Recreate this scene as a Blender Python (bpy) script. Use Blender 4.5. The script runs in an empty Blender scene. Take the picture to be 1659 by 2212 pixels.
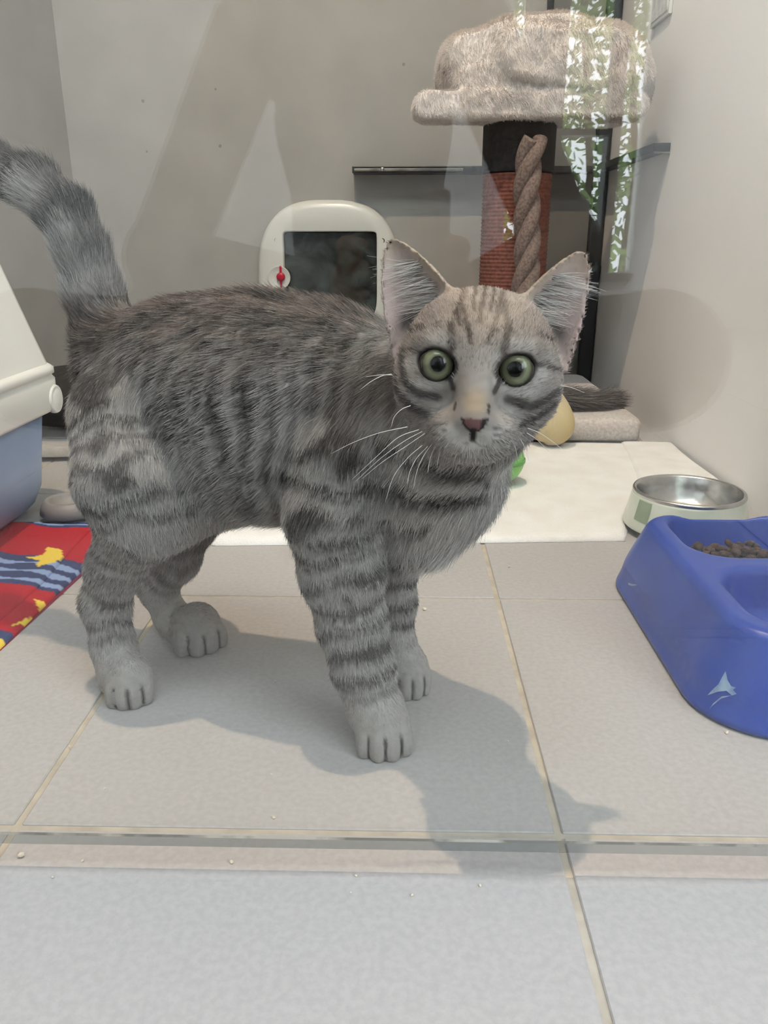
import bpy, bmesh, math, random
import numpy as np
from mathutils import Vector, Matrix
random.seed(4)
RNG = np.random.default_rng(7)
scene = bpy.context.scene
COL = scene.collection

# ------------------------------------------------------------------ camera
F_PX, CX, CY = 1700.0, 829.5, 1106.0
CAM_H, YAW, PITCH = 0.30776, 0.02292, 0.33341
FWD = np.array([-math.sin(YAW) * math.cos(PITCH), math.cos(YAW) * math.cos(PITCH), -math.sin(PITCH)])
RGT = np.array([math.cos(YAW), math.sin(YAW), 0.0])
UPV = np.cross(RGT, FWD)
CAM = np.array([0, 0, CAM_H])
cam_d = bpy.data.cameras.new('camera'); cam = bpy.data.objects.new('camera', cam_d); COL.objects.link(cam)
cam_d.sensor_fit = 'HORIZONTAL'; cam_d.sensor_width = 36.0
cam_d.lens = F_PX / 1659.0 * 36.0
cam_d.clip_start = 0.01; cam_d.clip_end = 60
cam.matrix_world = Matrix(((RGT[0], UPV[0], -FWD[0], 0), (RGT[1], UPV[1], -FWD[1], 0), (RGT[2], UPV[2], -FWD[2], CAM_H), (0, 0, 0, 1)))
scene.camera = cam


def P(u, v, Y):
    """point seen at photo pixel (u, v) at depth Y in the room"""
    d = FWD + RGT * (u - CX) / F_PX - UPV * (v - CY) / F_PX
    return CAM + d * (Y / d[1])


def zc(p):
    return float((np.asarray(p) - CAM) @ FWD)


# ------------------------------------------------------------------ world, lights, exposure
vs = scene.view_settings
vs.view_transform = 'Standard'; vs.look = 'None'; vs.gamma = 1.0; vs.use_curve_mapping = False
vs.exposure = 0.13
scene.cycles.max_bounces = 5; scene.cycles.diffuse_bounces = 3; scene.cycles.glossy_bounces = 2; scene.cycles.transparent_max_bounces = 16
scene.cycles.adaptive_threshold = 0.1; scene.cycles.adaptive_min_samples = 12
scene.cycles.caustics_reflective = False; scene.cycles.caustics_refractive = False
wd = bpy.data.worlds.new('World'); scene.world = wd; wd.use_nodes = True
bg = wd.node_tree.nodes['Background']; bg.inputs[0].default_value = (0.86, 0.94, 1.0, 1); bg.inputs[1].default_value = 8.0


def light(name, kind, loc, energy, color, **kw):
    d = bpy.data.lights.new(name, kind); o = bpy.data.objects.new(name, d); COL.objects.link(o)
    d.energy = energy; d.color = color; o.location = loc
    for k, v in kw.items():
        setattr(d, k, v)
    return o


LAMP_E, CORR_E = 88.0, 30.0
lamp = light('room_spot_lamp', 'SPOT', (-0.17, 0.50, 2.28), LAMP_E, (1.0, 0.765, 0.53), spot_size=math.radians(110), spot_blend=0.5, shadow_soft_size=0.016)
corr = light('corridor_ceiling_panel_light', 'AREA', (0.0, -0.26, 2.36), CORR_E, (0.90, 0.95, 1.0), shape='RECTANGLE', size=1.6, size_y=0.6)


# ------------------------------------------------------------------ helpers
def lin(r, g, b):
    f = lambda c: (c / 255 / 12.92) if c / 255 <= 0.04045 else ((c / 255 + 0.055) / 1.055) ** 2.4
    return (f(r), f(g), f(b), 1.0)


def new_mat(name):
    m = bpy.data.materials.new(name); m.use_nodes = True
    nt = m.node_tree
    return m, nt, nt.nodes, nt.links, nt.nodes['Principled BSDF']


def mat(name, c1, c2=None, rough=0.5, scale=40.0, detail=2.0, bump=0.0, bscale=None, metal=0.0, lo=0.35, hi=0.65, spec=0.5, sheen=0.0, coat=0.0):
    """principled surface: two tones mixed by noise, optional noise bump"""
    m, nt, N, L, b = new_mat(name)
    tc = N.new('ShaderNodeTexCoord')
    b.inputs['Roughness'].default_value = rough; b.inputs['Metallic'].default_value = metal
    b.inputs['Specular IOR Level'].default_value = spec
    b.inputs['Sheen Weight'].default_value = sheen; b.inputs['Coat Weight'].default_value = coat
    if c2 is None:
        c2 = tuple(min(1, x * 0.88) for x in c1[:3]) + (1,)
    nz = N.new('ShaderNodeTexNoise'); nz.inputs['Scale'].default_value = scale; nz.inputs['Detail'].default_value = detail
    L.new(tc.outputs['Object'], nz.inputs['Vector'])
    mr = N.new('ShaderNodeMapRange'); mr.inputs[1].default_value = lo; mr.inputs[2].default_value = hi
    L.new(nz.outputs['Fac'], mr.inputs[0])
    mx = N.new('ShaderNodeMix'); mx.data_type = 'RGBA'; mx.inputs[6].default_value = c1; mx.inputs[7].default_value = c2
    L.new(mr.outputs[0], mx.inputs[0]); L.new(mx.outputs[2], b.inputs['Base Color'])
    if bump:
        n2 = N.new('ShaderNodeTexNoise'); n2.inputs['Scale'].default_value = bscale or scale * 4; n2.inputs['Detail'].default_value = 2
        L.new(tc.outputs['Object'], n2.inputs['Vector'])
        bp = N.new('ShaderNodeBump'); bp.inputs['Strength'].default_value = bump; bp.inputs['Distance'].default_value = 0.002
        L.new(n2.outputs['Fac'], bp.inputs['Height']); L.new(bp.outputs[0], b.inputs['Normal'])
    return m


def attr_mat(name, rough=0.6, spec=0.3, tip=False, bump=0.0):
    """surface or hair coloured by the stored coat colour"""
    m, nt, N, L, b = new_mat(name)
    a = N.new('ShaderNodeAttribute'); a.attribute_name = 'coat'
    b.inputs['Roughness'].default_value = rough; b.inputs['Specular IOR Level'].default_value = spec
    src = a.outputs['Color']
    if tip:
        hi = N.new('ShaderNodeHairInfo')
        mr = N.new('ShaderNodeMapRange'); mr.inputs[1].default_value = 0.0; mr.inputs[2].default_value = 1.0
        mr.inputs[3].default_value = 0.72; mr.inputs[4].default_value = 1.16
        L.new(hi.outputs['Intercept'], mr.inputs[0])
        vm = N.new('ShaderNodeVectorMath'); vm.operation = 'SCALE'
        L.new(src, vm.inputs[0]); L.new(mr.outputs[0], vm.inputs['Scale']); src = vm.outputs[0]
    L.new(src, b.inputs['Base Color'])
    return m


def tag(o, label=None, cat=None, group=None, kind=None):
    if label: o['label'] = label
    if cat: o['category'] = cat
    if group: o['group'] = group
    if kind: o['kind'] = kind
    return o


def empty(name, loc=(0, 0, 0)):
    o = bpy.data.objects.new(name, None); COL.objects.link(o); o.location = loc; o.empty_display_size = 0.02
    return o


def link_mesh(name, me, m=None, parent=None, smooth=False):
    o = bpy.data.objects.new(name, me); COL.objects.link(o)
    if m is not None and not len(me.materials): me.materials.append(m)
    if smooth:
        me.polygons.foreach_set('use_smooth', [True] * len(me.polygons))
    if parent is not None:
        o.parent = parent
        o.matrix_parent_inverse = Matrix.Translation(-Vector(parent.location))
    return o


def pyd(name, V, Fc, m=None, parent=None, smooth=False):
    me = bpy.data.meshes.new(name); me.from_pydata([tuple(map(float, v)) for v in V], [], [tuple(map(int, f)) for f in Fc]); me.update()
    return link_mesh(name, me, m, parent, smooth)


def from_bm(name, bm, m=None, parent=None, smooth=False):
    bmesh.ops.recalc_face_normals(bm, faces=bm.faces[:])
    me = bpy.data.meshes.new(name); bm.to_mesh(me); bm.free()
    return link_mesh(name, me, m, parent, smooth)


def box_bm(x0, x1, y0, y1, z0, z1, bev=0.0, seg=2, bm=None):
    own = bm is None
    b2 = bmesh.new()
    vs_ = [b2.verts.new((x, y, z)) for x in (x0, x1) for y in (y0, y1) for z in (z0, z1)]
    for f in ((0, 1, 3, 2), (4, 6, 7, 5), (0, 4, 5, 1), (2, 3, 7, 6), (0, 2, 6, 4), (1, 5, 7, 3)):
        b2.faces.new([vs_[i] for i in f])
    if bev > 0:
        bmesh.ops.bevel(b2, geom=b2.edges[:], offset=bev, segments=seg, affect='EDGES', profile=0.5)
    if own: return b2
    me = bpy.data.meshes.new('t'); b2.to_mesh(me); b2.free(); bm.from_mesh(me); bpy.data.meshes.remove(me)
    return bm


def box(name, x0, x1, y0, y1, z0, z1, m, parent=None, bev=0.0, seg=2, smooth=False):
    return from_bm(name, box_bm(x0, x1, y0, y1, z0, z1, bev, seg), m, parent, smooth)


def rings(name, R, m, parent=None, cap0=True, cap1=True, smooth=True, closed=False):
    """skin a list of vertex loops of the same length"""
    n = len(R[0]); V = [p for r in R for p in r]; Fc = []
    k = len(R)
    for i in range(k if closed else k - 1):
        a, b = i * n, ((i + 1) % k) * n
        for j in range(n):
            Fc.append((a + j, a + (j + 1) % n, b + (j + 1) % n, b + j))
    if not closed:
        if cap0: Fc.append(tuple(range(n))[::-1])
        if cap1: Fc.append(tuple((k - 1) * n + j for j in range(n)))
    return pyd(name, V, Fc, m, parent, smooth)


def lathe(name, prof, c, m, parent=None, n=48, smooth=True, cap0=True, cap1=True):
    R = [[(c[0] + r * math.cos(2 * math.pi * j / n), c[1] + r * math.sin(2 * math.pi * j / n), c[2] + z) for j in range(n)] for r, z in prof]
    return rings(name, R, m, parent, cap0, cap1, smooth)


def tube(name, pts, rad, m, parent=None, n=8, smooth=True):
    pts = [Vector(p) for p in pts]; R = []
    rad = rad if hasattr(rad, '__len__') else [rad] * len(pts)
    prev = None
    for i, p in enumerate(pts):
        t = (pts[min(i + 1, len(pts) - 1)] - pts[max(i - 1, 0)]).normalized()
        if prev is None:
            a = t.orthogonal().normalized()
        else:
            a = (prev - t * prev.dot(t)).normalized()
        prev = a; b = t.cross(a)
        R.append([p + (a * math.cos(2 * math.pi * j / n) + b * math.sin(2 * math.pi * j / n)) * rad[i] for j in range(n)])
    return rings(name, R, m, parent, smooth=smooth)


def rrect(cx, cy, hx, hy, r, z, n=6):
    pts = []
    for q, (sx, sy) in enumerate(((1, 1), (-1, 1), (-1, -1), (1, -1))):
        for k in range(n + 1):
            a = math.pi / 2 * (q + k / n)
            pts.append((cx + sx * (hx - r) + r * math.cos(a), cy + sy * (hy - r) + r * math.sin(a), z))
    return pts


# value noise on numpy arrays
def _hash(i, j, k, seed):
    h = (i * 374761393 + j * 668265263 + k * 2147483647 + seed * 974711) & 0x7fffffff
    h = ((h ^ (h >> 13)) * 1274126177) & 0x7fffffff
    return ((h ^ (h >> 16)) & 0xffff) / 65535.0


def vnoise(p, scale, seed=0):
    q = np.asarray(p) * scale
    i = np.floor(q).astype(np.int64); f = q - i; f = f * f * (3 - 2 * f)
    out = 0
    for a in (0, 1):
        wa = f[:, 0] if a else 1 - f[:, 0]
        for b in (0, 1):
            wb = f[:, 1] if b else 1 - f[:, 1]
            for c in (0, 1):
                wc = f[:, 2] if c else 1 - f[:, 2]
                out = out + wa * wb * wc * _hash(i[:, 0] + a, i[:, 1] + b, i[:, 2] + c, seed)
    return out


def sstep(a, b, x):
    t = np.clip((x - a) / (b - a), 0, 1)
    return t * t * (3 - 2 * t)


# ------------------------------------------------------------------ signed distance modelling
class SDF:
    def __init__(self):
        self.prims = []

    def cone(self, a, b, ra, rb, k=0.008, ls=None, tagn=None, sub=False):
        """tapered capsule; ls = (unit direction, factor): flatter along that direction"""
        self.prims.append(dict(t='cone', a=np.array(a, float), b=np.array(b, float), ra=ra, rb=rb, k=k, ls=ls, tag=tagn, sub=sub)); return self

    def ell(self, c, r, M=None, k=0.006, tagn=None, sub=False):
        """ellipsoid; rows of M are its axes"""
        self.prims.append(dict(t='ell', c=np.array(c, float), r=np.array(r, float), M=np.eye(3) if M is None else np.array(M, float), k=k, tag=tagn, sub=sub)); return self

    def fn(self, f, lo, hi, k=0.004, tagn=None, sub=False):
        self.prims.append(dict(t='fn', f=f, lo=np.array(lo, float), hi=np.array(hi, float), k=k, tag=tagn, sub=sub)); return self

    def bounds(self, q):
        if q['t'] == 'cone':
            r = max(q['ra'], q['rb']); return np.minimum(q['a'], q['b']) - r, np.maximum(q['a'], q['b']) + r
        if q['t'] == 'ell':
            r = q['r'].max(); return q['c'] - r, q['c'] + r
        return q['lo'], q['hi']

    def dist(self, q, X, Y, Z):
        if q['t'] == 'cone':
            a, b = q['a'], q['b']; px, py, pz = X - a[0], Y - a[1], Z - a[2]; ba = b - a
            sc = 1.0
            if q['ls'] is not None:
                d, s = q['ls']; d = np.asarray(d)
                dot = px * d[0] + py * d[1] + pz * d[2]; g = (1 / s - 1)
                px, py, pz = px + dot * g * d[0], py + dot * g * d[1], pz + dot * g * d[2]
                ba = ba + d * (ba @ d) * g; sc = 0.5 + 0.5 * s
            t = np.clip((px * ba[0] + py * ba[1] + pz * ba[2]) / (ba @ ba), 0, 1)
            return (np.sqrt((px - t * ba[0]) ** 2 + (py - t * ba[1]) ** 2 + (pz - t * ba[2]) ** 2) - (q['ra'] + t * (q['rb'] - q['ra']))) * sc
        if q['t'] == 'ell':
            x, y, z = X - q['c'][0], Y - q['c'][1], Z - q['c'][2]; M = q['M']; r = q['r']
            l = [(M[i, 0] * x + M[i, 1] * y + M[i, 2] * z) for i in range(3)]
            k0 = np.sqrt(sum((l[i] / r[i]) ** 2 for i in range(3))); k1 = np.sqrt(sum((l[i] / r[i] ** 2) ** 2 for i in range(3)))
            return k0 * (k0 - 1) / np.maximum(k1, 1e-9)
        return q['f'](X, Y, Z)

    @staticmethod
    def blend(F, d, k, sub):
        if sub:
            h = np.clip(0.5 - 0.5 * (d + F) / k, 0, 1)
            return F * (1 - h) - d * h + k * h * (1 - h)
        h = np.clip(0.5 + 0.5 * (F - d) / k, 0, 1)
        return F * (1 - h) + d * h - k * h * (1 - h)

    def grid(self, xs, ys, zs):
        F = np.full((len(xs), len(ys), len(zs)), 0.06)
        for q in self.prims:
            lo, hi = self.bounds(q); mg = 0.012 + q['k']
            sl = []
            for ax, (c, l, h) in enumerate(zip((xs, ys, zs), lo, hi)):
                i0 = max(0, np.searchsorted(c, l - mg) - 1); i1 = min(len(c), np.searchsorted(c, h + mg) + 1); sl.append(slice(i0, i1))
            if any(s.stop <= s.start for s in sl): continue
            s = tuple(sl)
            d = self.dist(q, xs[s[0], None, None], ys[None, s[1], None], zs[None, None, s[2]])
            F[s] = self.blend(F[s], d, q['k'], q['sub'])
        return F

    def tags(self, pts, groups):
        """per point: smallest distance to the shapes of each tag"""
        X, Y, Z = pts.T
        D = np.full((len(groups), len(pts)), 1.0)
        for q in self.prims:
            if q['tag'] in groups and not q['sub']:
                i = groups.index(q['tag']); D[i] = np.minimum(D[i], self.dist(q, X, Y, Z))
        return D


def surface_nets(F, xs, ys, zs):
    ins = F < 0; shp = np.array(F.shape); cs = shp - 1
    ncell = int(cs.prod()); acc = np.zeros((ncell, 3)); cnt = np.zeros(ncell)
    coords = (xs, ys, zs); quads = []
    cid = lambda i, j, k: (i * cs[1] + j) * cs[2] + k
    for ax in range(3):
        s0 = [slice(None)] * 3; s1 = [slice(None)] * 3; s0[ax] = slice(0, -1); s1[ax] = slice(1, None)
        A, B = ins[tuple(s0)], ins[tuple(s1)]
        idx = np.argwhere(A != B)
        if not len(idx): continue
        f0 = F[tuple(s0)][tuple(idx.T)]; f1 = F[tuple(s1)][tuple(idx.T)]
        t = f0 / (f0 - f1)
        pt = np.stack([coords[a][idx[:, a]] for a in range(3)], 1).astype(float)
        pt[:, ax] += t * (coords[ax][idx[:, ax] + 1] - coords[ax][idx[:, ax]])
        o1, o2 = (ax + 1) % 3, (ax + 2) % 3
        corners = []; ok = np.ones(len(idx), bool)
        for d1, d2 in ((-1, -1), (0, -1), (0, 0), (-1, 0)):
            c = idx.copy(); c[:, o1] += d1; c[:, o2] += d2
            good = ((c >= 0) & (c < cs)).all(1); ok &= good
            ci = cid(c[:, 0], c[:, 1], c[:, 2]); corners.append(ci)
            np.add.at(acc, ci[good], pt[good]); np.add.at(cnt, ci[good], 1)
        q = np.stack(corners, 1)
        flip = ~(f0 < 0)
        q[flip] = q[flip][:, ::-1]
        quads.append(q[ok])
    quads = np.concatenate(quads)
    used, inv = np.unique(quads, return_inverse=True)
    V = acc[used] / cnt[used][:, None]
    return V, inv.reshape(quads.shape)


def np_mesh(name, V, Q):
    me = bpy.data.meshes.new(name)
    me.vertices.add(len(V)); me.vertices.foreach_set('co', V.astype(np.float32).ravel())
    n = Q.shape[1]
    me.loops.add(Q.size); me.loops.foreach_set('vertex_index', Q.astype(np.int32).ravel())
    me.polygons.add(len(Q)); me.polygons.foreach_set('loop_start', np.arange(0, Q.size, n, dtype=np.int32))
    me.polygons.foreach_set('use_smooth', np.ones(len(Q), bool))
    me.update(calc_edges=True); me.validate()
    return me


def vert_normals(V, Q):
    n = np.cross(V[Q[:, 2]] - V[Q[:, 0]], V[Q[:, 3]] - V[Q[:, 1]])
    N_ = np.zeros_like(V)
    for k in range(4): np.add.at(N_, Q[:, k], n)
    return N_ / np.maximum(np.linalg.norm(N_, axis=1, keepdims=True), 1e-12)


def sample_surface(V, Q, N_, count, dens=None):
    """random points on the quads -> position, normal, vertex index"""
    T = np.concatenate([Q[:, [0, 1, 2]], Q[:, [0, 2, 3]]])
    ar = np.linalg.norm(np.cross(V[T[:, 1]] - V[T[:, 0]], V[T[:, 2]] - V[T[:, 0]]), axis=1)
    if dens is not None: ar = ar * dens[T].mean(1)
    cdf = np.cumsum(ar); k = np.searchsorted(cdf, RNG.random(count) * cdf[-1])
    k = np.minimum(k, len(T) - 1)
    r1, r2 = np.sqrt(RNG.random(count)), RNG.random(count)
    w = np.stack([1 - r1, r1 * (1 - r2), r1 * r2], 1)
    P_ = (V[T[k]] * w[:, :, None]).sum(1); n = (N_[T[k]] * w[:, :, None]).sum(1)
    n /= np.maximum(np.linalg.norm(n, axis=1, keepdims=True), 1e-9)
    return P_, n, T[k][np.arange(count), np.argmax(w, 1)]


def hair_object(name, pts, rad, colr, m, parent):
    """pts (N, K, 3) strands with a colour each -> one hair object"""
    N_, K = pts.shape[:2]
    hc = bpy.data.hair_curves.new(name)
    hc.add_curves([K] * N_)
    hc.points.foreach_set('position', pts.astype(np.float32).ravel())
    hc.points.foreach_set('radius', rad.astype(np.float32).ravel())
    a = hc.attributes.new('coat', 'FLOAT_COLOR', 'CURVE')
    c4 = np.ones((N_, 4), np.float32); c4[:, :3] = colr
    a.data.foreach_set('color', c4.ravel())
    o = bpy.data.objects.new(name, hc); COL.objects.link(o); hc.materials.append(m)
    if parent is not None:
        o.parent = parent; o.matrix_parent_inverse = Matrix.Translation(-Vector(parent.location))
    return o


def nrm(a):
    return a / np.maximum(np.linalg.norm(a, axis=-1, keepdims=True), 1e-9)


def strands(P_, n, flow, length, lift, jit, curl=0.35, K=4, sink=0.0006, r0=0.00011, r1=0.00002):
    t = nrm(flow - n * (flow * n).sum(1, keepdims=True) + 1e-6)
    N_ = len(P_)
    j = RNG.normal(size=(N_, 3)) * jit
    d0 = nrm(t * np.cos(lift)[:, None] + n * np.sin(lift)[:, None] + j)
    d1 = nrm(d0 + (t - 0.25 * n) * curl + RNG.normal(size=(N_, 3)) * jit * 0.5)
    pts = np.zeros((N_, K, 3)); pts[:, 0] = P_ - n * sink
    for k in range(1, K):
        s = k / (K - 1)
        d = nrm(d0 * (1 - s) + d1 * s)
        pts[:, k] = pts[:, k - 1] + d * (length / (K - 1))[:, None]
    rad = np.repeat(np.linspace(r0, r1, K)[None], N_, 0)
    return pts, rad


# ------------------------------------------------------------------ materials
def glass_mat(name, tint, f0=0.04, rough=0.0):
    m, nt, N, L, b = new_mat(name); N.remove(b)
    out = N['Material Output']
    g = N.new('ShaderNodeNewGeometry'); dt = N.new('ShaderNodeVectorMath'); dt.operation = 'DOT_PRODUCT'
    L.new(g.outputs['Incoming'], dt.inputs[0]); L.new(g.outputs['Normal'], dt.inputs[1])
    ab = N.new('ShaderNodeMath'); ab.operation = 'ABSOLUTE'; L.new(dt.outputs['Value'], ab.inputs[0])
    om = N.new('ShaderNodeMath'); om.operation = 'SUBTRACT'; om.inputs[0].default_value = 1.0; L.new(ab.outputs[0], om.inputs[1])
    pw = N.new('ShaderNodeMath'); pw.operation = 'POWER'; pw.inputs[1].default_value = 5.0; L.new(om.outputs[0], pw.inputs[0])
    ma = N.new('ShaderNodeMath'); ma.operation = 'MULTIPLY_ADD'; ma.inputs[1].default_value = 1 - f0; ma.inputs[2].default_value = f0
    L.new(pw.outputs[0], ma.inputs[0])
    tr = N.new('ShaderNodeBsdfTransparent'); tr.inputs[0].default_value = tint
    gl = N.new('ShaderNodeBsdfGlossy'); gl.inputs['Roughness'].default_value = rough; gl.inputs['Color'].default_value = (1, 1, 1, 1)
    mx = N.new('ShaderNodeMixShader'); L.new(ma.outputs[0], mx.inputs[0]); L.new(tr.outputs[0], mx.inputs[1]); L.new(gl.outputs[0], mx.inputs[2])
    L.new(mx.outputs[0], out.inputs['Surface'])
    return m


M_TILE = mat('tile_porcelain', lin(181, 178, 176), lin(173, 170, 168), rough=0.42, scale=260, bump=0.05, bscale=900, spec=0.35)
M_GROUT = mat('grout', lin(190, 181, 166), lin(172, 163, 149), rough=0.9, scale=60, bump=0.2)
M_WALL = mat('painted_plaster', lin(168, 167, 164), lin(158, 157, 154), rough=0.7, scale=9, detail=8, lo=0.3, hi=0.75, bump=0.05, bscale=300)
def add_specks(m, colr, scale=26.0):
    N, L = m.node_tree.nodes, m.node_tree.links; b = N['Principled BSDF']
    src = b.inputs['Base Color'].links[0].from_socket
    tc = N.new('ShaderNodeTexCoord'); vo = N.new('ShaderNodeTexVoronoi'); vo.inputs['Scale'].default_value = scale
    L.new(tc.outputs['Object'], vo.inputs['Vector'])
    sep = N.new('ShaderNodeSeparateColor'); L.new(vo.outputs['Color'], sep.inputs[0])
    r = N.new('ShaderNodeMapRange'); r.inputs[1].default_value = 0.75; r.inputs[2].default_value = 1.0; r.inputs[3].default_value = 0.0; r.inputs[4].default_value = 0.10
    L.new(sep.outputs[0], r.inputs[0])
    lt = N.new('ShaderNodeMath'); lt.operation = 'LESS_THAN'; L.new(vo.outputs['Distance'], lt.inputs[0]); L.new(r.outputs[0], lt.inputs[1])
    mx = N.new('ShaderNodeMix'); mx.data_type = 'RGBA'; mx.inputs[7].default_value = colr
    ml = N.new('ShaderNodeMath'); ml.operation = 'MULTIPLY'; ml.inputs[1].default_value = 0.55; L.new(lt.outputs[0], ml.inputs[0])
    L.new(ml.outputs[0], mx.inputs[0]); L.new(src, mx.inputs[6]); L.new(mx.outputs[2], b.inputs['Base Color'])


add_specks(M_WALL, lin(110, 102, 94))
M_WALLR = mat('cream_wall_paint', lin(242, 241, 240), lin(238, 237, 236), rough=0.6, scale=4, bump=0.03, bscale=300)
M_CORR = mat('white_wall_paint', lin(225, 226, 226), lin(220, 221, 222), rough=0.7, scale=5)
M_CEIL = mat('white_ceiling_paint', lin(228, 228, 226), rough=0.8, scale=5)
M_GLASS = glass_mat('clear_glass', (0.985, 0.995, 0.99, 1))
M_GEDGE = glass_mat('glass_cut_edge', (0.62, 0.66, 0.68, 1), f0=0.12, rough=0.2)
M_ARRIS = mat('glass_arris', lin(104, 100, 92), lin(172, 165, 154), rough=0.4, scale=45, detail=6, lo=0.42, hi=0.6)
M_DARKFR = mat('anthracite_metal', lin(46, 49, 52), lin(40, 42, 46), rough=0.4, scale=20)
M_WHITEPL = mat('white_plastic', lin(216, 218, 214), lin(210, 212, 208), rough=0.28, scale=6, spec=0.5)

# ------------------------------------------------------------------ the setting
BACK_Y, RIGHT_X, LEFT_X, CEIL = 1.80, 0.426, -0.704, 2.4
GY0, GY1, GAP = 0.3155, 0.3235, 0.0195     # the glass pane: outer face, inner face, gap over the floor
COR_Y = -2.36                              # far corridor wall

floor = box('floor', -1.5, 1.5, COR_Y - 0.1, BACK_Y + 0.12, -0.03, -0.0012, M_GROUT)
tag(floor, kind='structure')
TS, GW = 0.30, 0.0042
tile_me = None
ntile = 0
for ix in range(-6, 5):
    for iy in range(-10, 6):
        x0 = 0.0878 + ix * TS; y0 = 0.3508 + iy * TS
        if x0 < -1.5 or x0 + TS > 1.6 or y0 < COR_Y - 0.2 or y0 > BACK_Y + .05: continue
        if tile_me is None:
            h = (TS - GW) / 2
            t = from_bm('tile', box_bm(-h, h, -h, h, -0.008, 0.0, 0.0007, 1), M_TILE, floor); tile_me = t.data
        else:
            t = link_mesh('tile', tile_me, None, floor)
        t.location = (x0 + TS / 2, y0 + TS / 2, 0)
        ntile += 1

wall_back = box('wall_back', LEFT_X - 0.1, RIGHT_X + 0.1, BACK_Y, BACK_Y + 0.1, -0.01, CEIL, M_WALL); tag(wall_back, kind='structure')
wall_right = box('wall_right', RIGHT_X, RIGHT_X + 0.08, GY0, BACK_Y, -0.01, CEIL, M_WALLR); tag(wall_right, kind='structure')
wall_left = box('wall_left', LEFT_X - 0.08, LEFT_X, GY0, BACK_Y, -0.01, CEIL, M_WALL); tag(wall_left, kind='structure')
ceiling = box('ceiling', -1.6, 1.6, COR_Y - 0.1, BACK_Y + 0.1, CEIL, CEIL + 0.08, M_CEIL); tag(ceiling, kind='structure')
trim1 = box('trim_1', RIGHT_X - 0.03, RIGHT_X - 0.002, BACK_Y - 0.022, BACK_Y - 0.001, 0.0, CEIL, M_DARKFR, bev=0.003); tag(trim1, kind='structure')

M_ADDPANEL = mat('added_panel_grey', lin(118, 118, 116), lin(110, 110, 108), rough=0.5, scale=8)  # grey panel added over the back wall to darken it behind the tree
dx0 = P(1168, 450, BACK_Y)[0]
panel1 = empty('added_panel_1', (dx0, BACK_Y, 0)); tag(panel1, kind='structure')
box('panel_sheet', dx0, RIGHT_X - 0.031, BACK_Y - 0.006, BACK_Y - 0.0005, 0.002, 2.05, M_ADDPANEL, panel1, bev=0.001)
box('panel_edge', dx0 - 0.012, dx0, BACK_Y - 0.010, BACK_Y - 0.0005, 0.002, 2.06, M_DARKFR, panel1, bev=0.001)

# corridor on the viewer's side (seen mirrored in the pane)
tag(box('wall_corridor_left', -1.56, -1.48, COR_Y, GY1, -0.01, CEIL, M_CORR), kind='structure')
bm = bmesh.new()                             # the corridor's long side: unseen openings added to let in more frontal daylight
for a in ((COR_Y, GY1, -0.01, 0.7), (COR_Y, GY1, 2.15, CEIL), (COR_Y, -2.1, 0.7, 2.15), (-1.15, -1.05, 0.7, 2.15), (-0.25, GY1, 0.7, 2.15)):
    box_bm(1.48, 1.56, a[0], a[1], a[2], a[3], bm=bm)
tag(from_bm('wall_corridor_right', bm, M_CORR), kind='structure')
tag(box('wall_partition_left', -1.5, LEFT_X, GY0, GY1 + 0.06, -0.01, CEIL, M_CORR), kind='structure')
tag(box('wall_partition_right', RIGHT_X, 1.5, GY0, GY1 + 0.06, -0.01, CEIL, M_CORR), kind='structure')


def mirror_x(u):       # where a thing seen at column u in the mirror image stands on the far corridor wall
    return P(u, 300, 2 * GY0 - COR_Y)[0]


def mirror_z(v):
    return P(1250, v, 2 * GY0 - COR_Y)[2]


xa, xb, xc, xd = mirror_x(1098), mirror_x(1126), mirror_x(1213), mirror_x(1392)
zb = mirror_z(590); ztop = 2.15
bm = bmesh.new()
for a in ((-1.5, xa, -0.01, CEIL), (xb, xc, -0.01, CEIL), (xd, 1.5, -0.01, CEIL), (xa, xb, -0.01, zb), (xc, xd, -0.01, zb), (xa, xb, ztop, CEIL), (xc, xd, ztop, CEIL)):
    box_bm(a[0], a[1], COR_Y - 0.08, COR_Y, a[2], a[3], bm=bm)
tag(from_bm('wall_corridor_far', bm, M_CORR), kind='structure')
win = empty('window_2', ((xc + xd) / 2, COR_Y, zb)); tag(win, kind='structure')
xm0, xm1 = mirror_x(1312), mirror_x(1340)
for a in ((xb, xc, 0.0, CEIL), (xm0, xm1, zb, ztop)):
    box('mullion', a[0], a[1], COR_Y - 0.06, COR_Y + 0.02, a[2], a[3], M_DARKFR, win, bev=0.004)
box('transom', xc, xm0, COR_Y - 0.05, COR_Y + 0.01, mirror_z(292), mirror_z(278), M_DARKFR, win)
box('sill', xc, xd, COR_Y - 0.05, COR_Y + 0.03, zb - 0.03, zb, M_DARKFR, win)

# daylight portals in the end windows and the added side openings (they only guide the sky light, they give none themselves)
def portal(name, loc, rot, sx, sy):
    o = light(name, 'AREA', loc, 0.0, (1, 1, 1), shape='RECTANGLE', size=sx, size_y=sy)
    o.rotation_euler = rot; o.data.cycles.is_portal = True


for y0, y1 in ((-2.1, -1.15), (-1.05, -0.25)):
    portal('side_fill_portal', (1.475, (y0 + y1) / 2, 1.425), (0, math.pi / 2, 0), 1.45, y1 - y0)
portal('end_window_portal', ((xc + xd) / 2, COR_Y + 0.004, (zb + ztop) / 2), (math.pi / 2, 0, 0), xd - xc, ztop - zb)
portal('end_window_portal', ((xa + xb) / 2, COR_Y + 0.004, (zb + ztop) / 2), (math.pi / 2, 0, 0), xb - xa, ztop - zb)

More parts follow.
